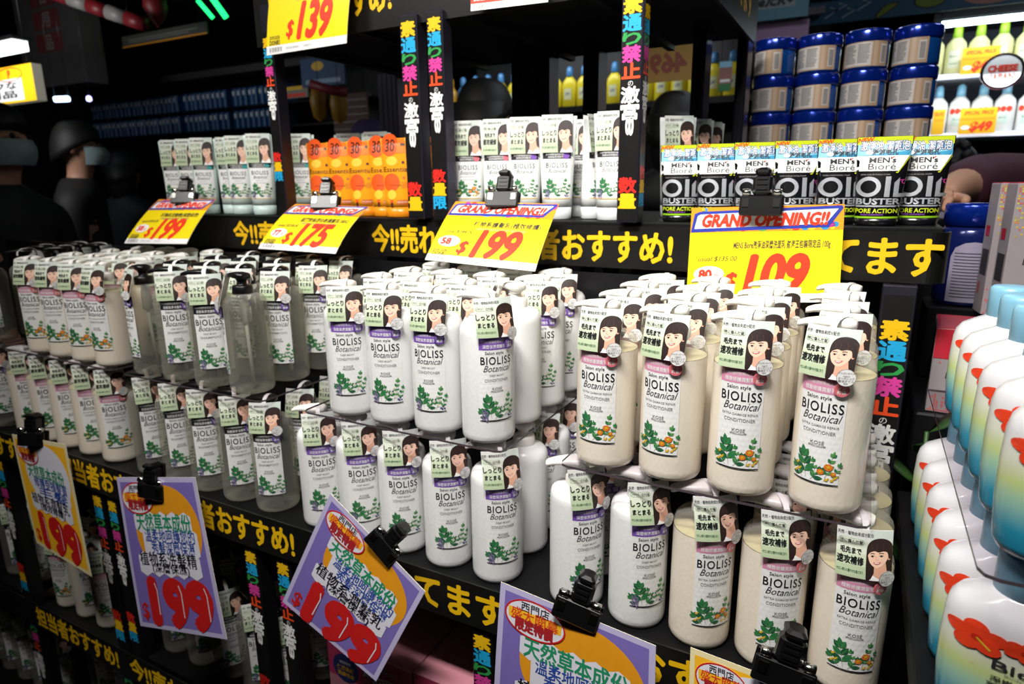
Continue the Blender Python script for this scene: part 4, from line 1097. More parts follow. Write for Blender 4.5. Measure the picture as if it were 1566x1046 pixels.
# dotted treatment boxes
BX = mat('box_pearl', '#9d9599', .35, noise=.05); BXR = mat('box_red', '#c5283a', .3, coat=.3)
DOT = [mat('dot_' + c[1:], c, .4) for c in ('#d8b53a', '#e08a3a', '#c9c24a', '#d0605a', '#b8a24a')]
def dotted_box(label, loc, w, d, h, rz, red=.0):
    t = thing('treatment_box', label, 'box', loc, rz)
    mb = MB(); mb.box(-w / 2, w / 2, 0, d, 0, h, BX, bev=.001); mb.build('carton', t)
    A = Art(); W_, H_ = w * 1000, h * 1000; s = 3.4; rnd = random.Random(5)
    for i in range(int(W_ / s) - 1):
        for j in range(int(H_ / s) - 1):
            e = max(0, 1 - (H_ - j * s) / (H_ * .45)); e2 = max(0, 1 - j * s / (H_ * .25))
            if rnd.random() < max(e, e2 * .7): x, y = -W_ / 2 + s * (i + 1), s * (j + 1); A.rect(x - 1.25, y - 1.25, x + 1.25, y + 1.25, DOT[rnd.randrange(5)] if e > e2 else DOT[3], 0)
    T = Art(); T.text('Essential', 0, H_ * .46, 15, INK, 1, w=W_ * .55, shear=.1); T.line([(-W_ * .2, H_ * .415), (W_ * .2, H_ * .415)], .6, INK, 1)
    mb = MB(); mb.art(T, lambda x, y, l: (x * .001, -.0003 - l * .0002, y * .001)); mb.build('lettering', t)
    if red: A.rect(-W_ / 2 + .5, H_ * (1 - red), W_ / 2 - .5, H_ - .5, BXR, 2)
    mb = MB(); mb.art(A, lambda x, y, l: (x * .001, -.0003 - l * .0002, y * .001))
    D_ = d * 1000
    mb.build('print', t)
    for x0, y0, x1, y1, m in ((8, H_ * .3, D_ - 8, H_ * .5, INK), (10, H_ * .6, D_ * .6, H_ * .68, BXR), (10, H_ * .15, D_ * .4, H_ * .24, BXR)):
        B = Art(); B.rect(x0, y0, x1, y1, m, 0); mb = MB(); mb.art(B, lambda x, y, l: (-w / 2 - .0004, d - x * .001, y * .001)); mb.build('side_print', t)
    mb = MB(); mb.box(-w / 2 + .001, w / 2 - .001, .001, d - .001, h, h + .0012, BXR); mb.build('top_flap', t)
    return t
dotted_box('grey dotted treatment box with red top, front one at right edge', (.232, 1.19, 1.29), .09, .05, .205, radians(6))['group'] = 'dotted treatment boxes'
dotted_box('grey dotted treatment box behind the front one', (.222, 1.262, 1.29), .09, .05, .205, radians(6))['group'] = 'dotted treatment boxes'
dotted_box('low dotted box with a red upper half beside the slogan post', (.152, 1.13, 1.156), .085, .12, .130, radians(-4), .35)['group'] = 'dotted treatment boxes'
mb = MB(); mb.box(.20, .30, 1.185, 1.32, 1.156, 1.2896, BX, bev=.002); mb.box(.195, .295, 1.183, 1.1845, 1.17, 1.22, BXR); tag(mb.build('carton'), 'pale carton under the tall dotted boxes at right', 'box')

# leaves between the shelves
t = thing('green_plant', 'dark green leafy plant between the bottles and body wash', 'plant', (.115, 1.08, .62)); LFM = mat('plant_leaf', '#2c4f1e', .5, noise=.3)
mb = MB(); mb.lathe([(0, 0), (.032, 0), (.04, .05), (.038, .055), (0, .05)], BLKPL, 20); mb.build('pot', t)
mb = MB(); mb.tube([(0, 0, .05), (.004, 0, .3), (-.004, 0, .52)], .003, LFM)
for k in range(7):
    a = k * 2.2; z = .25 + k * .045; L = .07 + .02 * (k % 2); dx, dy = cos(a), sin(a) * .4
    pts = [Vector((0, 0, z)) + Vector((dx * L * q, dy * L * q, .06 * q - .02 * q * q)) for q in (0, .3, .6, .85, 1)]; s = Vector((-dy, dx, 0)).normalized()
    rings = [[tuple(p + s * wd), tuple(p + Vector((0, 0, .001))), tuple(p - s * wd), tuple(p - Vector((0, 0, .001)))] for p, wd in zip(pts, (.002, .018, .022, .012, .001))]
    mb.loft(rings, LFM)
mb.build('leaves', t)
# ------------------------------------------------------------------ lit shelf far right
RS = 3.55
def PX(px, py, Y): return W(px, py, Y=Y)
LED = mat('led_white', '#dff2ff', .4, emit=7); EDGE = mat('lit_edge', '#e8ecff', .4, emit=.9); WSH = mat('white_shelf', '#c9cbd2', .5)
a, b = PX(1440, 38, RS), PX(1556, 28, RS)
c1, c2 = PX(1433, 115, RS), PX(1430, 204, RS)
t = thing('wall_shelf', 'brightly lit wall shelf with lotion bottles at upper right', 'shelf', (0, 0, 0))
xl, xr = c2.x - .03, a.x + .95
for z in (c1.z, c2.z):
    mb = MB(); mb.box(xl, xr, RS - .01, RS + .34, z - .022, z - .0004, WSH); mb.build('shelf', t); mb = MB(); mb.box(xl, xr, RS - .016, RS - .0104, z - .02, z - .004, EDGE); mb.build('lit_edge', t)
mb = MB(); mb.box(xl, xr, RS + .34, RS + .36, c2.z - .8, a.z + .06, mat('shelf_back', '#2b3040', .6)); mb.build('back_panel', t)
mb = MB(); mb.box(xl, xr, RS - .01, RS + .34, a.z + .02, a.z + .05, BLKMET); mb.build('canopy', t)
mb = MB(); mb.tube([(a.x, RS, a.z), (a.x + .36, RS, a.z)], .013, LED, 10); mb.build('light_tube', t)
mb = MB(); mb.box(xl - .03, xl, RS, RS + .34, 0, a.z + .05, BLKMET); mb.build('side_panel', t)
mb = MB(); mb.box(xl, xr, RS + .1, RS + .34, 0, c2.z - .5, BLKMET); mb.build('plinth', t)
l = bpy.data.lights.new('shelf_light', 'AREA'); l.shape = 'RECTANGLE'; l.size = .5; l.size_y = .03; l.energy = 1.5; l.color = (.85, .95, 1)
o = bpy.data.objects.new('shelf_light', l); COL.objects.link(o); o.location = (a.x + .2, RS - .16, a.z - .03); o.rotation_euler = (radians(35), 0, 0)
l2 = l.copy(); l2.energy = 1.5; o2 = bpy.data.objects.new('shelf_light', l2); COL.objects.link(o2); o2.location = (a.x + .2, RS - .16, c1.z - .05); o2.rotation_euler = (radians(35), 0, 0)

def lotion(name, label, body, capc, tri):
    t = thing(name, label, 'bottle')
    mb = MB(); mb.lathe([(0, 0), (.036, 0), (.040, .006), (.040, .11), (.036, .13), (.02, .15), (.016, .155)], body, 24, ey=.7); mb.build('body', t)
    mb = MB(); mb.lathe([(.017, .155), (.018, .157), (.016, .195), (.008, .205), (0, .205)], capc, 18); mb.build('cap', t)
    A = Art(maxlen=9); tri(A); mb = MB(); mb.art(A, lambda x, y, l: (x * .001, -.028 * sqrt(max(.0, 1 - (x / 40.) ** 2)) - .0006 - l * .0002, y * .001)); mb.build('label', t)
    return t
yb = mat('lotion_yellow', '#d9d79a', .35); gc = mat('lotion_lime', '#9bc42c', .4)
def la(A): A.rect(-20, 30, 20, 100, mat('lotion_label', '#e5e4cc', .45), 0); A.text('Bioré', 0, 78, 14, GREENS[0], 1); A.rect(-14, 45, 14, 48, GREENS[2], 1)
def lb_(A):
    for x in (-20, 0, 20): A.ell(x, 92, 10, 12, HIB, 1, 14)
    A.rect(-18, 30, 18, 70, mat('lotion_pale', '#cfe0d4', .45), 0); A.text('Bioré', 0, 58, 12, INK, 1)
Y1 = None; Y2 = None
for i in range(7):
    lb = f'yellow lotion bottle with lime cap on the lit shelf, {["first", "second", "third", "fourth", "fifth", "sixth", "seventh"][i]} from left'
    x = c1.x - .02 + i * .082
    if Y1 is None: Y1 = lotion('lotion_bottle', lb, yb, gc, la); Y1.location = (x, RS + .06, c1.z); Y1['group'] = 'lotion bottles on the lit shelf'
    else: dup(Y1, (x, RS + .06, c1.z), radians(-15), lb, 'lotion bottles on the lit shelf')
    lb = f'white lotion bottle with red flowers below the yellow ones, {["first", "second", "third", "fourth", "fifth", "sixth", "seventh"][i]} from left'
    x = c2.x + .0 + i * .082
    if Y2 is None: Y2 = lotion('lotion_bottle', lb, WHPL, CAPB, lb_); Y2.location = (x, RS + .06, c2.z); Y2['group'] = 'lotion bottles on the lit shelf'
    else: dup(Y2, (x, RS + .06, c2.z), radians(-15), lb, 'lotion bottles on the lit shelf')
for px0, px1, py, ph, pr in ((1468, 1525, 110, 30, '45'), (1465, 1521, 201, 30, '49'), (1424, 1442, 202, 26, '45')):
    p, q = PX(px0, py, RS - .03), PX(px1, py, RS - .03); wd = q.x - p.x; z0 = p.z; hh = .105
    A = Art(); w, h = wd * 1000, hh * 1000; A.rect(0, 0, w, h, mat('shelf_card', '#f3b51c', .45), 0); A.rect(2, h * .68, w - 2, h - 2, SIGNYEL, 1); A.text('SPECIAL PRICE', w / 2, h * .82, 22, REDT, 2, w=w * .8, shear=.2, bold=.03)
    if w > 100: A.text('$' + pr, w * .6, h * .3, 50, REDT, 2, bold=.05, shear=.2); A.ell(w * .18, h * .25, 16, 9, WHITE, 2)
    A.rect(4, h * .55, w - 4, h * .6, PARTY[0], 2)
    mb = MB(); f = lambda x, y, l: (x * .001 - wd / 2, -l * .0003, y * .001); mb.sheet(lambda u, v, l: f(u, v, -1 if l == 0 else -5), 0, w, 0, h, 1, 1, SIGNYEL); mb.art(A, f)
    tag(mb.build('shelf_card', loc=(p.x + wd / 2, RS - .03, z0 - .012)), f'yellow shelf card marked {pr} ' + ('under the yellow lotion' if py < 150 else ('under the flower lotion' if wd > .1 else 'cut off at the left end of the lower lit shelf')), 'sign', 'shelf cards on the lit shelf')
p = PX(1533, 109, RS - .12)
A = Art(); A.ell(0, 0, 75, 70, mat('roundel_pink', '#d9758a', .45), 0, 30); A.ell(0, 0, 64, 60, WHITE, 1, 30); A.text('CHEESE', 0, 12, 34, REDT, 2, bold=.06, w=100); A.text('JAPAN', 0, -22, 34, REDT, 2, bold=.06, w=86)
mb = MB(); mb.art(A, lambda x, y, l: (x * .001, -l * .0004, y * .001)); mb.lathe([(.075, 0), (.075, .004), (0, .004)], WHITE, 30, Matrix.Rotation(-pi / 2, 4, 'X') @ Matrix.Scale(.93, 4, (0, 1, 0))); mb.box(-.004, .004, .003, .12, -.006, .002, ACRYL)
tag(mb.build('round_sign', loc=p), 'round pink and white sign sticking out from the lit shelf', 'sign')

# hanging banners at the top right
p, q = PX(1140, 60, 3.0), PX(1238, 60, 3.0)
def hang(o, *pts):
    """cords up to the ceiling"""
    for p in pts: mb = MB(); mb.tube([p, (p[0], p[1], 2.75 - o.location.z)], .0012, BLKPL, 5); mb.build('cord', o)


def board(name, px0, py0, px1, py1, Y, m, label, art=None, k=1., th=.012):
    """a flat sign hung facing the aisle between two pixels' places"""
    a, b = W(px0, py1, Y=Y), W(px1, py0, Y=Y); w, h = (b.x - a.x), (b.z - a.z)
    mb = MB(); mb.box(-w / 2, w / 2, 0, th, 0, h, m, bev=.001)
    if art:
        A = Art(); art(A, w * 1000, h * 1000); mb.art(A, lambda x, y, l: (x * .001 - w / 2, -.0004 - l * .0004, y * .001))
    o = tag(mb.build(name, loc=((a.x + b.x) / 2, Y, a.z)), label, 'sign'); hang(o, (-w * .4, th / 2, h), (w * .4, th / 2, h)); return o
SKYB = mat('banner_sky', '#4c7686', .6, noise=.1, bscale=6); LILB = mat('banner_lilac', '#8d7290', .6, noise=.15, bscale=8)
def art1(A, w, h):
    A.rect(w * .02, h * .34, w * .80, h * .80, mat('banner_mist', '#7b8688', .6), 0); A.text('zeeたR', w * .34, h * .57, h * .38, INK, 1, bold=.06, shear=.2); A.text('♥', w * .72, h * .66, h * .38, INK, 1, bold=.05)
board('hanging_banner', 1136, -30, 1240, 36, 3.0, SKYB, 'teal hanging banner with black brush writing above the jars', art1)
board('hanging_banner', 1152, 28, 1238, 70, 3.02, LILB, 'lilac banner strip below the teal banner')
def art2(A, w, h):
    for x, y, r in ((.08, .25, .35), (.12, .5, .25), (.16, .2, .3), (.23, .45, .32)): A.line([(w * x, h * y), (w * (x + .06), h * (y + r)), (w * (x + .02), h * (y + r + .1))], h * .07, mat('banner_white', '#9fb4c4', .6), 1)
    g = mat('banner_lime', '#7d8c35', .6); A.poly(ipath([(w * .31, h * .0), (w * .36, h * .12), (w * .42, h * .6), (w * .35, h * .5)], 5), INK, 1); A.poly(ipath([(w * .32, h * .06), (w * .355, h * .16), (w * .41, h * .55), (w * .355, h * .48)], 5), g, 2)
    A.ell(w * .55, h * .52, w * .07, h * .32, INK, 1); A.ell(w * .55, h * .52, w * .062, h * .28, g, 2); A.ell(w * .80, h * .55, w * .12, h * .45, mat('banner_peach', '#b98a7c', .6), 1, 28); A.ell(w * .78, h * .75, w * .04, h * .1, mat('banner_gold', '#b09a3a', .6), 2)
board('hanging_banner', 1236, -40, 1600, 40, 3.3, mat('banner_blue_grey', '#33607c', .6, noise=.12, bscale=6), 'long blue banner with green and peach shapes at top right', art2)
mb = MB(); mb.box(-.03, .03, 0, .06, 0, .3, mat('pillar_red', '#7c1420', .45)); tag(mb.build('sign_pillar', loc=W(1128, 25, Y=2.6)), 'dark red hanging sign beside the header', 'sign')

# price card of the next aisle, seen from behind
a = W(990, 132, d=2.3); w_ = .21
A = Art(); A.rect(-105, 0, 105, 125, mat('card_back', '#a9812a', .5), 0); A.text('469', 0, 62, 85, mat('card_back_red', '#8a3a20', .5), 1, bold=.05)
mb = MB(); mb.art(A, lambda x, y, l: (-x * .001, -l * .0004, y * .001)); mb.box(-.105, .105, .0004, .0015, 0, .125, SIGNYEL)
tag(mb.build('price_card', loc=(a.x + .07, a.y, a.z + .01)), 'yellow price card seen from behind through the rack', 'sign')

# yellow bottles seen through the rack
t = thing('wall_shelf', 'distant shelf of yellow bottles seen through the display rack', 'shelf', (0, 0, 0))
yw = 3.3
a, b = W(676, 178, Y=yw), W(950, 172, Y=yw)
mb = MB(); mb.box(a.x, b.x + .9, yw - .05, yw + .4, a.z - .03, a.z - .0004, BLKMET); mb.build('shelf', t); mb = MB(); mb.box(a.x, b.x + .9, yw + .4, yw + .42, .0, a.z + .5, BLKMET); mb.build('back_panel', t)
mb = MB(); mb.box(a.x, b.x + .9, yw - .05, yw - .02, a.z + .30, a.z + .33, mat('shelf_valance', '#7f7f88', .5)); mb.build('valance', t)
SY = [mat('pack_yellow', '#e0cf2a', .35), mat('pack_blue', '#3f7fb4', .35), mat('pack_amber', '#c9992a', .35)]
Y3 = None; n = 0
for i in range(20):
    x = a.x + .05 + i * .082
    k = 2 if i == 0 else (1 if i in (1, 2) else 0)
    def tri(A): A.rect(-20, 40, 20, 95, WHITE if False else mat('pack_pale', '#d6d9a8', .45), 0); A.text('UV', 0, 68, 20, PBLU, 1, bold=.03)
    r = lotion('lotion_bottle', f'small bottle on the distant shelf through the rack, number {i}', SY[k], SY[1] if k == 0 else SY[k], tri) if (Y3 is None or i in (1, 3)) else None
    lb = f'{["yellow", "blue", "amber"][k]} lotion bottle on the distant shelf seen through the rack'
    if r is None: r = dup(Y3, (0, 0, 0), 0, lb)
    else: Y3 = r; r['label'] = lb
    r['group'] = ['yellow', 'blue', 'amber'][k] + ' bottles through the rack'; r.location = (x, yw + .03, a.z); 
l = bpy.data.lights.new('shelf_light', 'AREA'); l.shape = 'RECTANGLE'; l.size = 1.2; l.size_y = .03; l.energy = 4; l.color = (.95, .97, 1)
o = bpy.data.objects.new('shelf_light', l); COL.objects.link(o); o.location = ((a.x + b.x) / 2 + .2, yw - .2, a.z + .40); o.rotation_euler = (radians(35), 0, 0)

# ------------------------------------------------------------------ left background: blue packets on a long dark shelf
BY = 3.0
t = thing('wall_shelf', 'long dark shelf of blue packets across the back at left', 'shelf', (0, 0, 0))
a0, b0 = W(140, 168, Y=BY), W(452, 168, Y=BY); zt, zm, zb = W(280, 139, Y=BY).z, W(280, 171, Y=BY).z, W(280, 203, Y=BY).z
for z in (zb, zm): mb = MB(); mb.box(a0.x - .4, b0.x + .6, BY - .02, BY + .3, z - .012, z - .0004, BLKMET); mb.build('shelf', t)
mb = MB(); mb.box(a0.x - .4, b0.x + .6, BY + .3, BY + .32, 0, zt + .2, BLKMET); mb.build('back_panel', t)
mb = MB(); mb.box(a0.x - .4, b0.x + .6, BY - .03, BY + .02, zt + .06, zt + .10, mat('rail_grey', '#3c3a3a', .6, noise=.3)); mb.build('price_rail', t)
PB = mat('packet_blue', '#1d4a80', .4, noise=.15); PB2 = mat('packet_stripe', '#7ea0c4', .45)
def packet(label):
    t = thing('soap_packet', label, 'packet'); hh = zm - zb - .022
    mb = MB(); mb.box(-.020, .020, 0, .09, 0, hh, PB, bev=.003); mb.build('carton', t)
    mb = MB(); A = Art(); A.rect(4, 6, 14, hh * 1000 - 8, PB2, 0); A.rect(-14, hh * 600, 0, hh * 850, WHITE, 0); mb.art(A, lambda x, y, l: (x * .001, -.0004, y * .001)); mb.build('label', t)
    return t
p0 = None; n = int((b0.x - a0.x) / .048)
for r, z in enumerate((zb, zm)):
    for i in range(n):
        if i in (int(n * .52), int(n * .74)): continue
        lb = 'blue packet on the ' + ('lower' if r == 0 else 'upper') + ' row of the long shelf at the back left'
        if p0 is None: p0 = packet(lb); p0['group'] = 'blue packets, lower row'; p0.location = (a0.x + i * .048, BY + .0, z)
        else: dup(p0, (a0.x + i * .048, BY + random.uniform(0, .012), z), 0, lb, 'blue packets, ' + ('lower' if r == 0 else 'upper') + ' row')

# signs and lamps of the far left
def art3(A, w, h):
    A.rect(w * .0, 0, w, h, SIGNYEL, 0); A.rect(w * .0, h * .06, w * .86, h * .66, WHITE, 1); A.ring(w * .72, h * .78, w * .16, h * .2, h * .03, REDT, 2); A.text('P', w * .72, h * .8, h * .3, REDT, 2, bold=.05); A.text('おトクな', w * .5, h * .48, h * .24, INK, 2, w=w * .6, bold=.03); A.text('日用品', w * .5, h * .24, h * .22, INK, 2, w=w * .56, bold=.03)
PL = board('yellow_sign', -60, 96, 47, 168, 1.62, mat('sign_glow', '#e8e4d0', .5, emit=.12), 'bright yellow and white sign at the left edge', art3, th=.04)  # faint glow put into the board's material, the sign is no lamp
for m in PL.data.materials:
    if m.name in ('print_white', 'sign_yellow'): pass
l = bpy.data.lights.new('sign_fill', 'AREA'); l.size = .3; l.energy = 5.5; o = bpy.data.objects.new('sign_fill', l); COL.objects.link(o)  # added fill lamp that only brightens the sign, no fixture there
o.location = (-3.2, 1.2, 2.12); o.rotation_euler = (Vector((-3.35, 1.62, 1.93)) - o.location).to_track_quat('-Z', 'Y').to_euler()
mb = MB(); mb.box(-.13, .13, -.03, .03, -.02, .02, mat('lamp_white', '#eef6ee', .4, emit=3.0)); mb.box(-.15, .15, -.04, .04, .02, .035, BLKMET); tag(mb.build('ceiling_light', loc=W(8, 74, d=2.9)), 'white lamp glowing at the upper left edge', 'lamp')
mb = MB(); q1, q2 = W(84, 152, d=3.3), W(105, 151, d=3.3); mb.tube([q1 - q1, q2 - q1], .014, mat('lamp_cool', '#bcd8ff', .4, emit=5), 10); hang(tag(mb.build('lamp_tube', loc=q1), 'small cool white lamp tube before the sign column', 'lamp'), (0, 0, .012), tuple(q2 - q1))
mb = MB(); qq = W(136, 151, d=3.5); mb.lathe([(0, -.015), (.012, -.01), (.014, 0), (.010, .012), (0, .016)], mat('lamp_violet', '#b9b4ff', .4, emit=4), 14); hang(tag(mb.build('lamp_bulb', loc=qq), 'tiny violet lamp right of the sign column', 'lamp'), (0, 0, .015))
GRN = mat('neon_green', '#19c860', .4, emit=4.0)
for i, (x0, y0, x1, y1, r, s) in enumerate(((318, -12, 346, 27, .014, 'longer'), (302, 0, 326, 28, .010, 'shorter'))):
    mb = MB(); mb.tube([W(x0, y0, d=3.2), W(x1, y1, d=3.25)], r, GRN, 10); tag(mb.build('neon_tube'), f'{s} green neon tube at the top left', 'lamp', 'green neon tubes')
mb = MB(); s0, s1 = W(78, -12, d=3.0), W(223, 38, d=3.0); ax = s1 - s0
for k in range(5):
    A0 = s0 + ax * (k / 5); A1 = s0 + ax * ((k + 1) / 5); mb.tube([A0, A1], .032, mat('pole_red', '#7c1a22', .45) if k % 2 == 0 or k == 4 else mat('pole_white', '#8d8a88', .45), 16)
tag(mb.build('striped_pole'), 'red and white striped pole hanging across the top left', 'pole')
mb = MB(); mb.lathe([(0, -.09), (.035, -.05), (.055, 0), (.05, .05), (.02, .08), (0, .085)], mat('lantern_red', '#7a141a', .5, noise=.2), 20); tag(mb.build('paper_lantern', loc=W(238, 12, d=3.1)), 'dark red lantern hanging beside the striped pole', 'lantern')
def art4(A, w, h):
    for i, ch in enumerate('日用品'): A.rect(w * .3, h * (.78 - i * .22), w * .72, h * (.96 - i * .22), mat('column_red', '#5a2526', .6), 1); A.text(ch, w * .51, h * (.87 - i * .22), h * .16, mat('column_pale', '#6a6463', .6), 2, bold=.03)
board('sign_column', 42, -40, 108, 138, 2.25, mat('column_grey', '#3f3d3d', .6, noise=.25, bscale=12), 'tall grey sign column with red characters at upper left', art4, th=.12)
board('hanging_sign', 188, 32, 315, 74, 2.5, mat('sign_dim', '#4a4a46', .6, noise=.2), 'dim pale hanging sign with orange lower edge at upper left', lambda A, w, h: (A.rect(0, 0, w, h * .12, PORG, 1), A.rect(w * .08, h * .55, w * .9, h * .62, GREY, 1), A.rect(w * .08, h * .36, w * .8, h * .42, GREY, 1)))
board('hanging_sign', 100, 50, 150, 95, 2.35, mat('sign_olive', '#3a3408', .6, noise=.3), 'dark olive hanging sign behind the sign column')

# things glimpsed between the two left posts
board('poster', 462, 82, 525, 135, 2.6, mat('poster_blue', '#1d4a78', .6, noise=.2), 'blue poster glimpsed between the left posts', lambda A, w, h: (A.ell(w * .4, h * .7, w * .14, h * .16, SIGNYEL, 1), A.rect(w * .1, h * .1, w * .9, h * .25, PB2, 1)))
board('brick_panel', 512, 140, 560, 210, 2.75, mat('brick', '#5c4038', .7, noise=.3, bscale=30), 'brick patterned panel glimpsed between the left posts', lambda A, w, h: [A.rect(0, h * (k / 6), w, h * (k / 6) + 4, GREY, 1) for k in range(6)])
for i, (px, py) in enumerate(((488, 155), (518, 159))):
    mb = MB(); mb.lathe([(0, -.09), (.03, -.07), (.042, 0), (.03, .06), (0, .08)], mat('fruit_yellow', '#a3791c', .5), 18); hang(tag(mb.build('hanging_ornament', loc=W(px, py, d=3.0)), ('left' if i == 0 else 'right') + ' of the two yellow ornaments between the left posts', 'ornament'), (0, 0, .08))
mb = MB(); mb.tube([W(475, 128, d=2.9), W(505, 138, d=2.9), W(530, 142, d=2.9)], .02, mat('ribbon_red', '#8a2838', .5)); tag(mb.build('red_garland'), 'red garland glimpsed between the left posts', 'garland')
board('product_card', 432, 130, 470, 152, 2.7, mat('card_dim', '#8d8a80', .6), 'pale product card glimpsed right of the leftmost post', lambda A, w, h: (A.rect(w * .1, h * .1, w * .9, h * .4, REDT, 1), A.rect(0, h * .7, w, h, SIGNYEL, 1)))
board('product_pack', 1098, 93, 1120, 140, 2.9, mat('pack_pink', '#9a6a66', .5), 'pink and teal pack hanging beyond the rack beside the jars', lambda A, w, h: (A.rect(0, h * .8, w, h, CAPB, 1), A.rect(w * .1, h * .3, w * .9, h * .4, WHITE, 1), A.rect(0, 0, w, h * .25, GREENS[0], 1)))

# ------------------------------------------------------------------ people in the aisles
SKIN = mat('skin', '#b98a70', .55); HAIR = mat('hair_black', '#0b0a0b', .6, noise=.3, bscale=200); MASK = mat('face_mask', '#8fa3a6', .6)
def skinned(name, pts, edges, m, parent=None, sub=2):
    me = bpy.data.meshes.new(name); me.from_pydata([p[:3] for p in pts], edges, []); o = bpy.data.objects.new(name, me); COL.objects.link(o)
    md = o.modifiers.new('skin', 'SKIN'); me.skin_vertices[0].data
    for i, p in enumerate(pts):
        me.skin_vertices[0].data[i].radius = (p[3], p[4] if len(p) > 4 else p[3]); me.skin_vertices[0].data[i].use_root = i == 0
    o.modifiers.new('sub', 'SUBSURF').levels = sub; o.modifiers['sub'].render_levels = sub
    dg = bpy.context.evaluated_depsgraph_get(); dg.update(); nm = bpy.data.meshes.new_from_object(o.evaluated_get(dg)); o.modifiers.clear(); old = o.data; o.data = nm; bpy.data.meshes.remove(old)
    nm.materials.clear(); nm.materials.append(m); nm.polygons.foreach_set('use_smooth', [True] * len(nm.polygons))
    if parent: o.parent = parent
    return o


def person(label, x, y, rz, H, top, trousers, hair='short', mask=False, cap=None, arm=None):
    """faces -y before turning; H is the height"""
    s = H / 1.75; t = thing('person', label, 'person', (x, y, 0), rz)
    def hand(w, d, flip):          # palm and five bent fingers along d from wrist w
        w = Vector(w); d = Vector(d).normalized(); sd = d.cross(Vector((0, 0, 1))); sd = (sd.normalized() if sd.length > .2 else Vector((1, 0, 0))) * flip; up = sd.cross(d)
        P = [(*(w + d * .05 * s), .022 * s, .014 * s), (*(w + d * .085 * s), .026 * s, .013 * s)]; E = [(0, 1)]
        for k, (off, L) in enumerate(((-.027, .062), (-.009, .072), (.009, .068), (.027, .054))):
            b = w + d * .09 * s + sd * off * s; i = len(P)
            P += [(*b, .009 * s), (*(b + d * L * .45 * s + up * .006 * s), .0085 * s), (*(b + d * L * .85 * s - up * .012 * s), .0075 * s)]; E += [(1, i), (i, i + 1), (i + 1, i + 2)]
        i = len(P); b = w + d * .04 * s - sd * .028 * s; P += [(*b, .011 * s), (*(b + d * .028 * s - sd * .018 * s), .010 * s), (*(b + d * .055 * s - sd * .022 * s), .008 * s)]; E += [(0, i), (i, i + 1), (i + 1, i + 2)]
        return P, E
    B = [(0, .0, .95, .13, .095), (0, .0, 1.12, .125, .09), (0, .005, 1.30, .155, .10), (0, .01, 1.43, .09, .075), (0, .0, 1.50, .052), (0, -.012, 1.57, .060), (0, -.02, 1.63, .082, .092), (0, -.012, 1.69, .075, .085)]
    E = [(i, i + 1) for i in range(7)]
    arms = {}
    for q in (-1, 1):
        pts = [(.19 * q, .01, 1.40, .055), (.235 * q, .02, 1.13, .042), (.245 * q, -.05, .90, .030), (.246 * q, -.06, .87, .026)]
        if arm and q == arm[0]: pts = [(.19 * q, .0, 1.40, .055)] + list(arm[1])
        i = len(B); B += pts; E += [(3, i)] + [(i + k, i + k + 1) for k in range(len(pts) - 1)]; arms[q] = pts
        hp, he = hand([c * s for c in pts[-1][:3]], [a - b for a, b in zip(pts[-1][:3], pts[-2][:3])], q)
        i2 = len(B); B += [(a / s, b / s, c / s, *[r / s for r in rr]) for a, b, c, *rr in hp]; E += [(i2 - 1, i2)] + [(a + i2, b + i2) for a, b in he]
        i = len(B); B += [(.09 * q, 0, .86, .085), (.10 * q, -.015, .48, .055), (.105 * q, .02, .10, .038), (.108 * q, -.05, .035, .036, .03), (.112 * q, -.15, .03, .035, .022)]; E += [(0, i)] + [(i + k, i + k + 1) for k in range(4)]
    sc = lambda P: [tuple(c * s for c in p) for p in P]
    skinned('body', sc(B), E, SKIN, t)
    T = [(0, 0, .86, .155, .115), (0, 0, 1.0, .15, .11), (0, .0, 1.15, .145, .108), (0, .005, 1.31, .178, .122), (0, .01, 1.43, .135, .10), (0, .006, 1.485, .078), (0, .006, 1.52, .070)]; TE = [(i, i + 1) for i in range(6)]
    for q in (-1, 1):
        i = len(T); pts = arms[q]; T += [(p[0], p[1], p[2], p[3] + .016) for p in pts[:-1]]; TE += [(4, i)] + [(i + k, i + k + 1) for k in range(len(pts) - 2)]
    skinned('jacket', sc(T), TE, top, t)
    L = [(0, 0, .93, .15, .108)]; LE = []
    for q in (-1, 1): i = len(L); L += [(.092 * q, 0, .82, .10), (.10 * q, -.012, .48, .07), (.105 * q, .02, .10, .058)]; LE += [(0, i), (i, i + 1), (i + 1, i + 2)]
    skinned('trousers', sc(L), LE, trousers, t)
    for q in (-1, 1): skinned('shoe', sc([(.107 * q, .05, .045, .048, .045), (.109 * q, -.06, .042, .047, .04), (.112 * q, -.16, .035, .042, .03)]), [(0, 1), (1, 2)], BLKPL, t)
    hz = 1.655 * s; M = Matrix.Translation((0, -.016 * s, hz)) @ Matrix.Scale(s, 4)
    mb = MB()                       # nose, lips, ears, eyes
    mb.loft([[(x * w, -.098 - d, z) for x, w in ((-.012, 1), (0, 1), (.012, 1))] for w, d, z in ((.4, -.004, .01), (.8, .012, -.02), (1.1, .018, -.032), (.6, .0, -.04))], SKIN, True, M, cap=False, closed=False); mb.build('nose', t)
    for q in (-1, 1):
        mb = MB(); mb.lathe([(0, -.006), (.009, -.003), (.009, .003), (0, .006)], HAIR, 12, M @ Matrix.Translation((q * .032, -.092, .004)) @ Matrix.Rotation(pi / 2, 4, 'X')); mb.build('eye', t); mb = MB(); mb.lathe([(0, -.008), (.016, -.004), (.018, .004), (0, .007)], SKIN, 12, M @ Matrix.Translation((q * .084, .012, -.008)) @ Matrix.Rotation(pi / 2, 4, 'Y') @ Matrix.Scale(1.6, 4, (1, 0, 0))); mb.build('ear', t)
    mb = MB(); mb.box(-.022, .022, -.099, -.092, -.062, -.054, LIPP, M, .002); mb.build('lips', t)
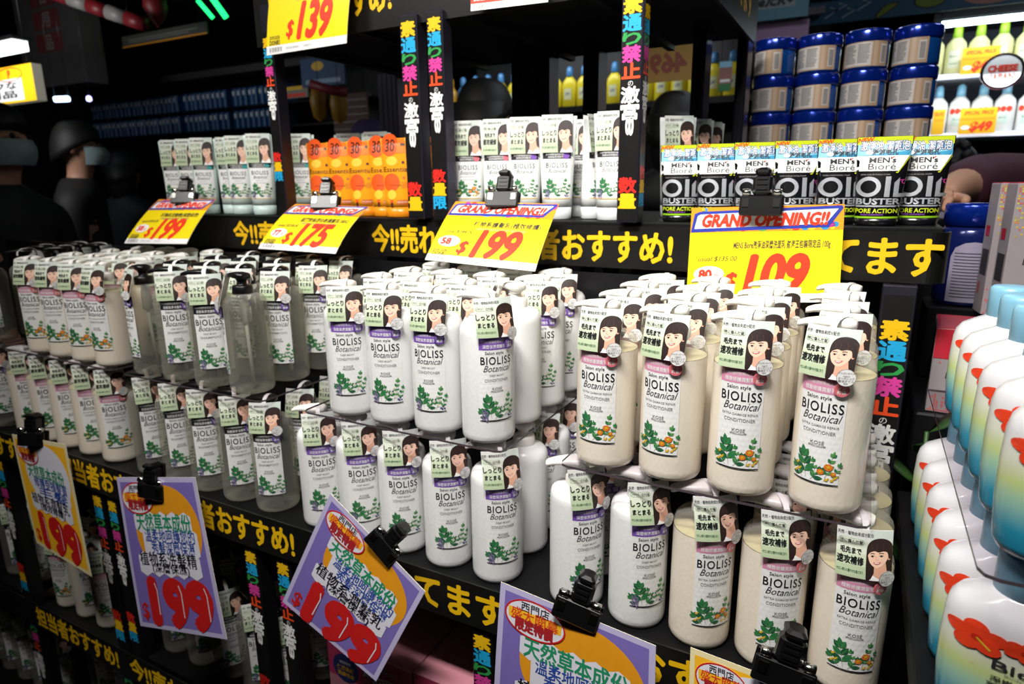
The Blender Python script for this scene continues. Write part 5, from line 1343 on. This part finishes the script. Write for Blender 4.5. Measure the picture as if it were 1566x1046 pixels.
    if mask:
        mb = MB(); mb.loft([[(.075 * sin(a), -.012 - .098 * cos(a) * f - .004, z) for a in (radians(d) for d in range(-80, 81, 20))] for z, f in ((-.005, .93), (-.03, 1.1), (-.06, 1.06), (-.085, .86))], MASK, True, M, cap=False, closed=False); mb.build('mask', t)
    mb = MB(); n = 28; rings = []
    for k in range(9):
        th = pi * .5 * k / 8; r = cos(th) ** .62; z = sin(th)
        rings.append([((.093 * r) * cos(a), .014 + .106 * r * sin(a), (-.022 - .062 * sin(a)) * (1 - z) + .112 * z) for a in (2 * pi * j / n for j in range(n))])
    mb.loft(rings, HAIR if not cap else cap, True, M)
    if hair == 'long' or hair == 'curly': mb.loft([[((.098 - .02 * k) * cos(a), .03 + (.10 - .015 * k) * sin(a), .03 - .1 * k) for a in (radians(d) for d in range(-15, 196, 15))] for k in range(3)], HAIR, True, M)
    if hair == 'curly':
        for k in range(34): a, b = random.uniform(0, 2 * pi), random.uniform(-.2, 1.4); mb.lathe([(0, -.022), (.02, -.01), (.02, .01), (0, .022)], HAIR, 8, M @ Matrix.Translation((.1 * cos(a) * cos(b), .015 + .115 * sin(a) * cos(b) if sin(a) > -.4 else .02, .02 + .1 * sin(b))))
    mb.build('hair' if not cap else 'cap', t)
    return t
JK = mat('jacket_black', '#08080a', .7, noise=.3, bscale=30); JN = mat('jacket_navy', '#0a0d14', .7, noise=.3, bscale=30); TRO = mat('trousers_dark', '#0c0c0f', .7)
MAR = mat('jacket_maroon', '#3a0f22', .75, noise=.15, bscale=60); PURC = mat('beanie_purple', '#3d3260', .8, noise=.15, bscale=80)
p = W(112, 212, d=3.1); person('person in a black jacket and face mask facing right at left', p.x, p.y, radians(140), 1.80, JK, TRO, mask=True)
p = W(-14, 205, d=2.1); person('person in dark clothes cut off by the left edge', p.x, p.y, radians(110), 1.76, JN, TRO, mask=True)
p = W(186, 250, d=3.7); person('shorter dark-haired person right of the masked person', p.x, p.y, radians(200), 1.70, JN, TRO, hair='long')
p = W(563, 200, d=2.95); person('person wearing a purple beanie seen between the posts', p.x, p.y, radians(190), 1.78, JK, TRO, cap=PURC)
p = W(738, 170, d=2.25); person('dark-haired person behind the rack over the white tubes', p.x, p.y, radians(170), 1.84, JK, TRO, hair='long')
p = W(1032, 172, d=2.3); person('dark-haired person behind the rack under the reversed card', p.x, p.y, radians(185), 1.80, JK, TRO, hair='long')
p = W(1456, 245, d=2.5); person('curly black-haired person behind the black face wash tubes', p.x, p.y, radians(150), 1.62, mat('coat_grey', '#8d8a92', .7), TRO, hair='curly')

th = radians(-61.6); s_ = 1.85 / 1.75; sh = W(1745, 250, d=1.74); ux, uy = Vector((cos(th), sin(th), 0)), Vector((-sin(th), cos(th), 0))
base = sh - ux * .19 * s_
def loc_(px, py, d, *r): v = W(px, py, d=d); e = v - Vector((base.x, base.y, 0)); return (e.dot(ux) / s_, e.dot(uy) / s_, v.z / s_, *r)
person('person in a maroon top reaching left behind the shelf end', base.x, base.y, th, 1.85, MAR, TRO, arm=(1, [loc_(1500, 282, 1.60, .064), loc_(1468, 285, 1.50, .038), loc_(1446, 298, 1.40, .032)]))
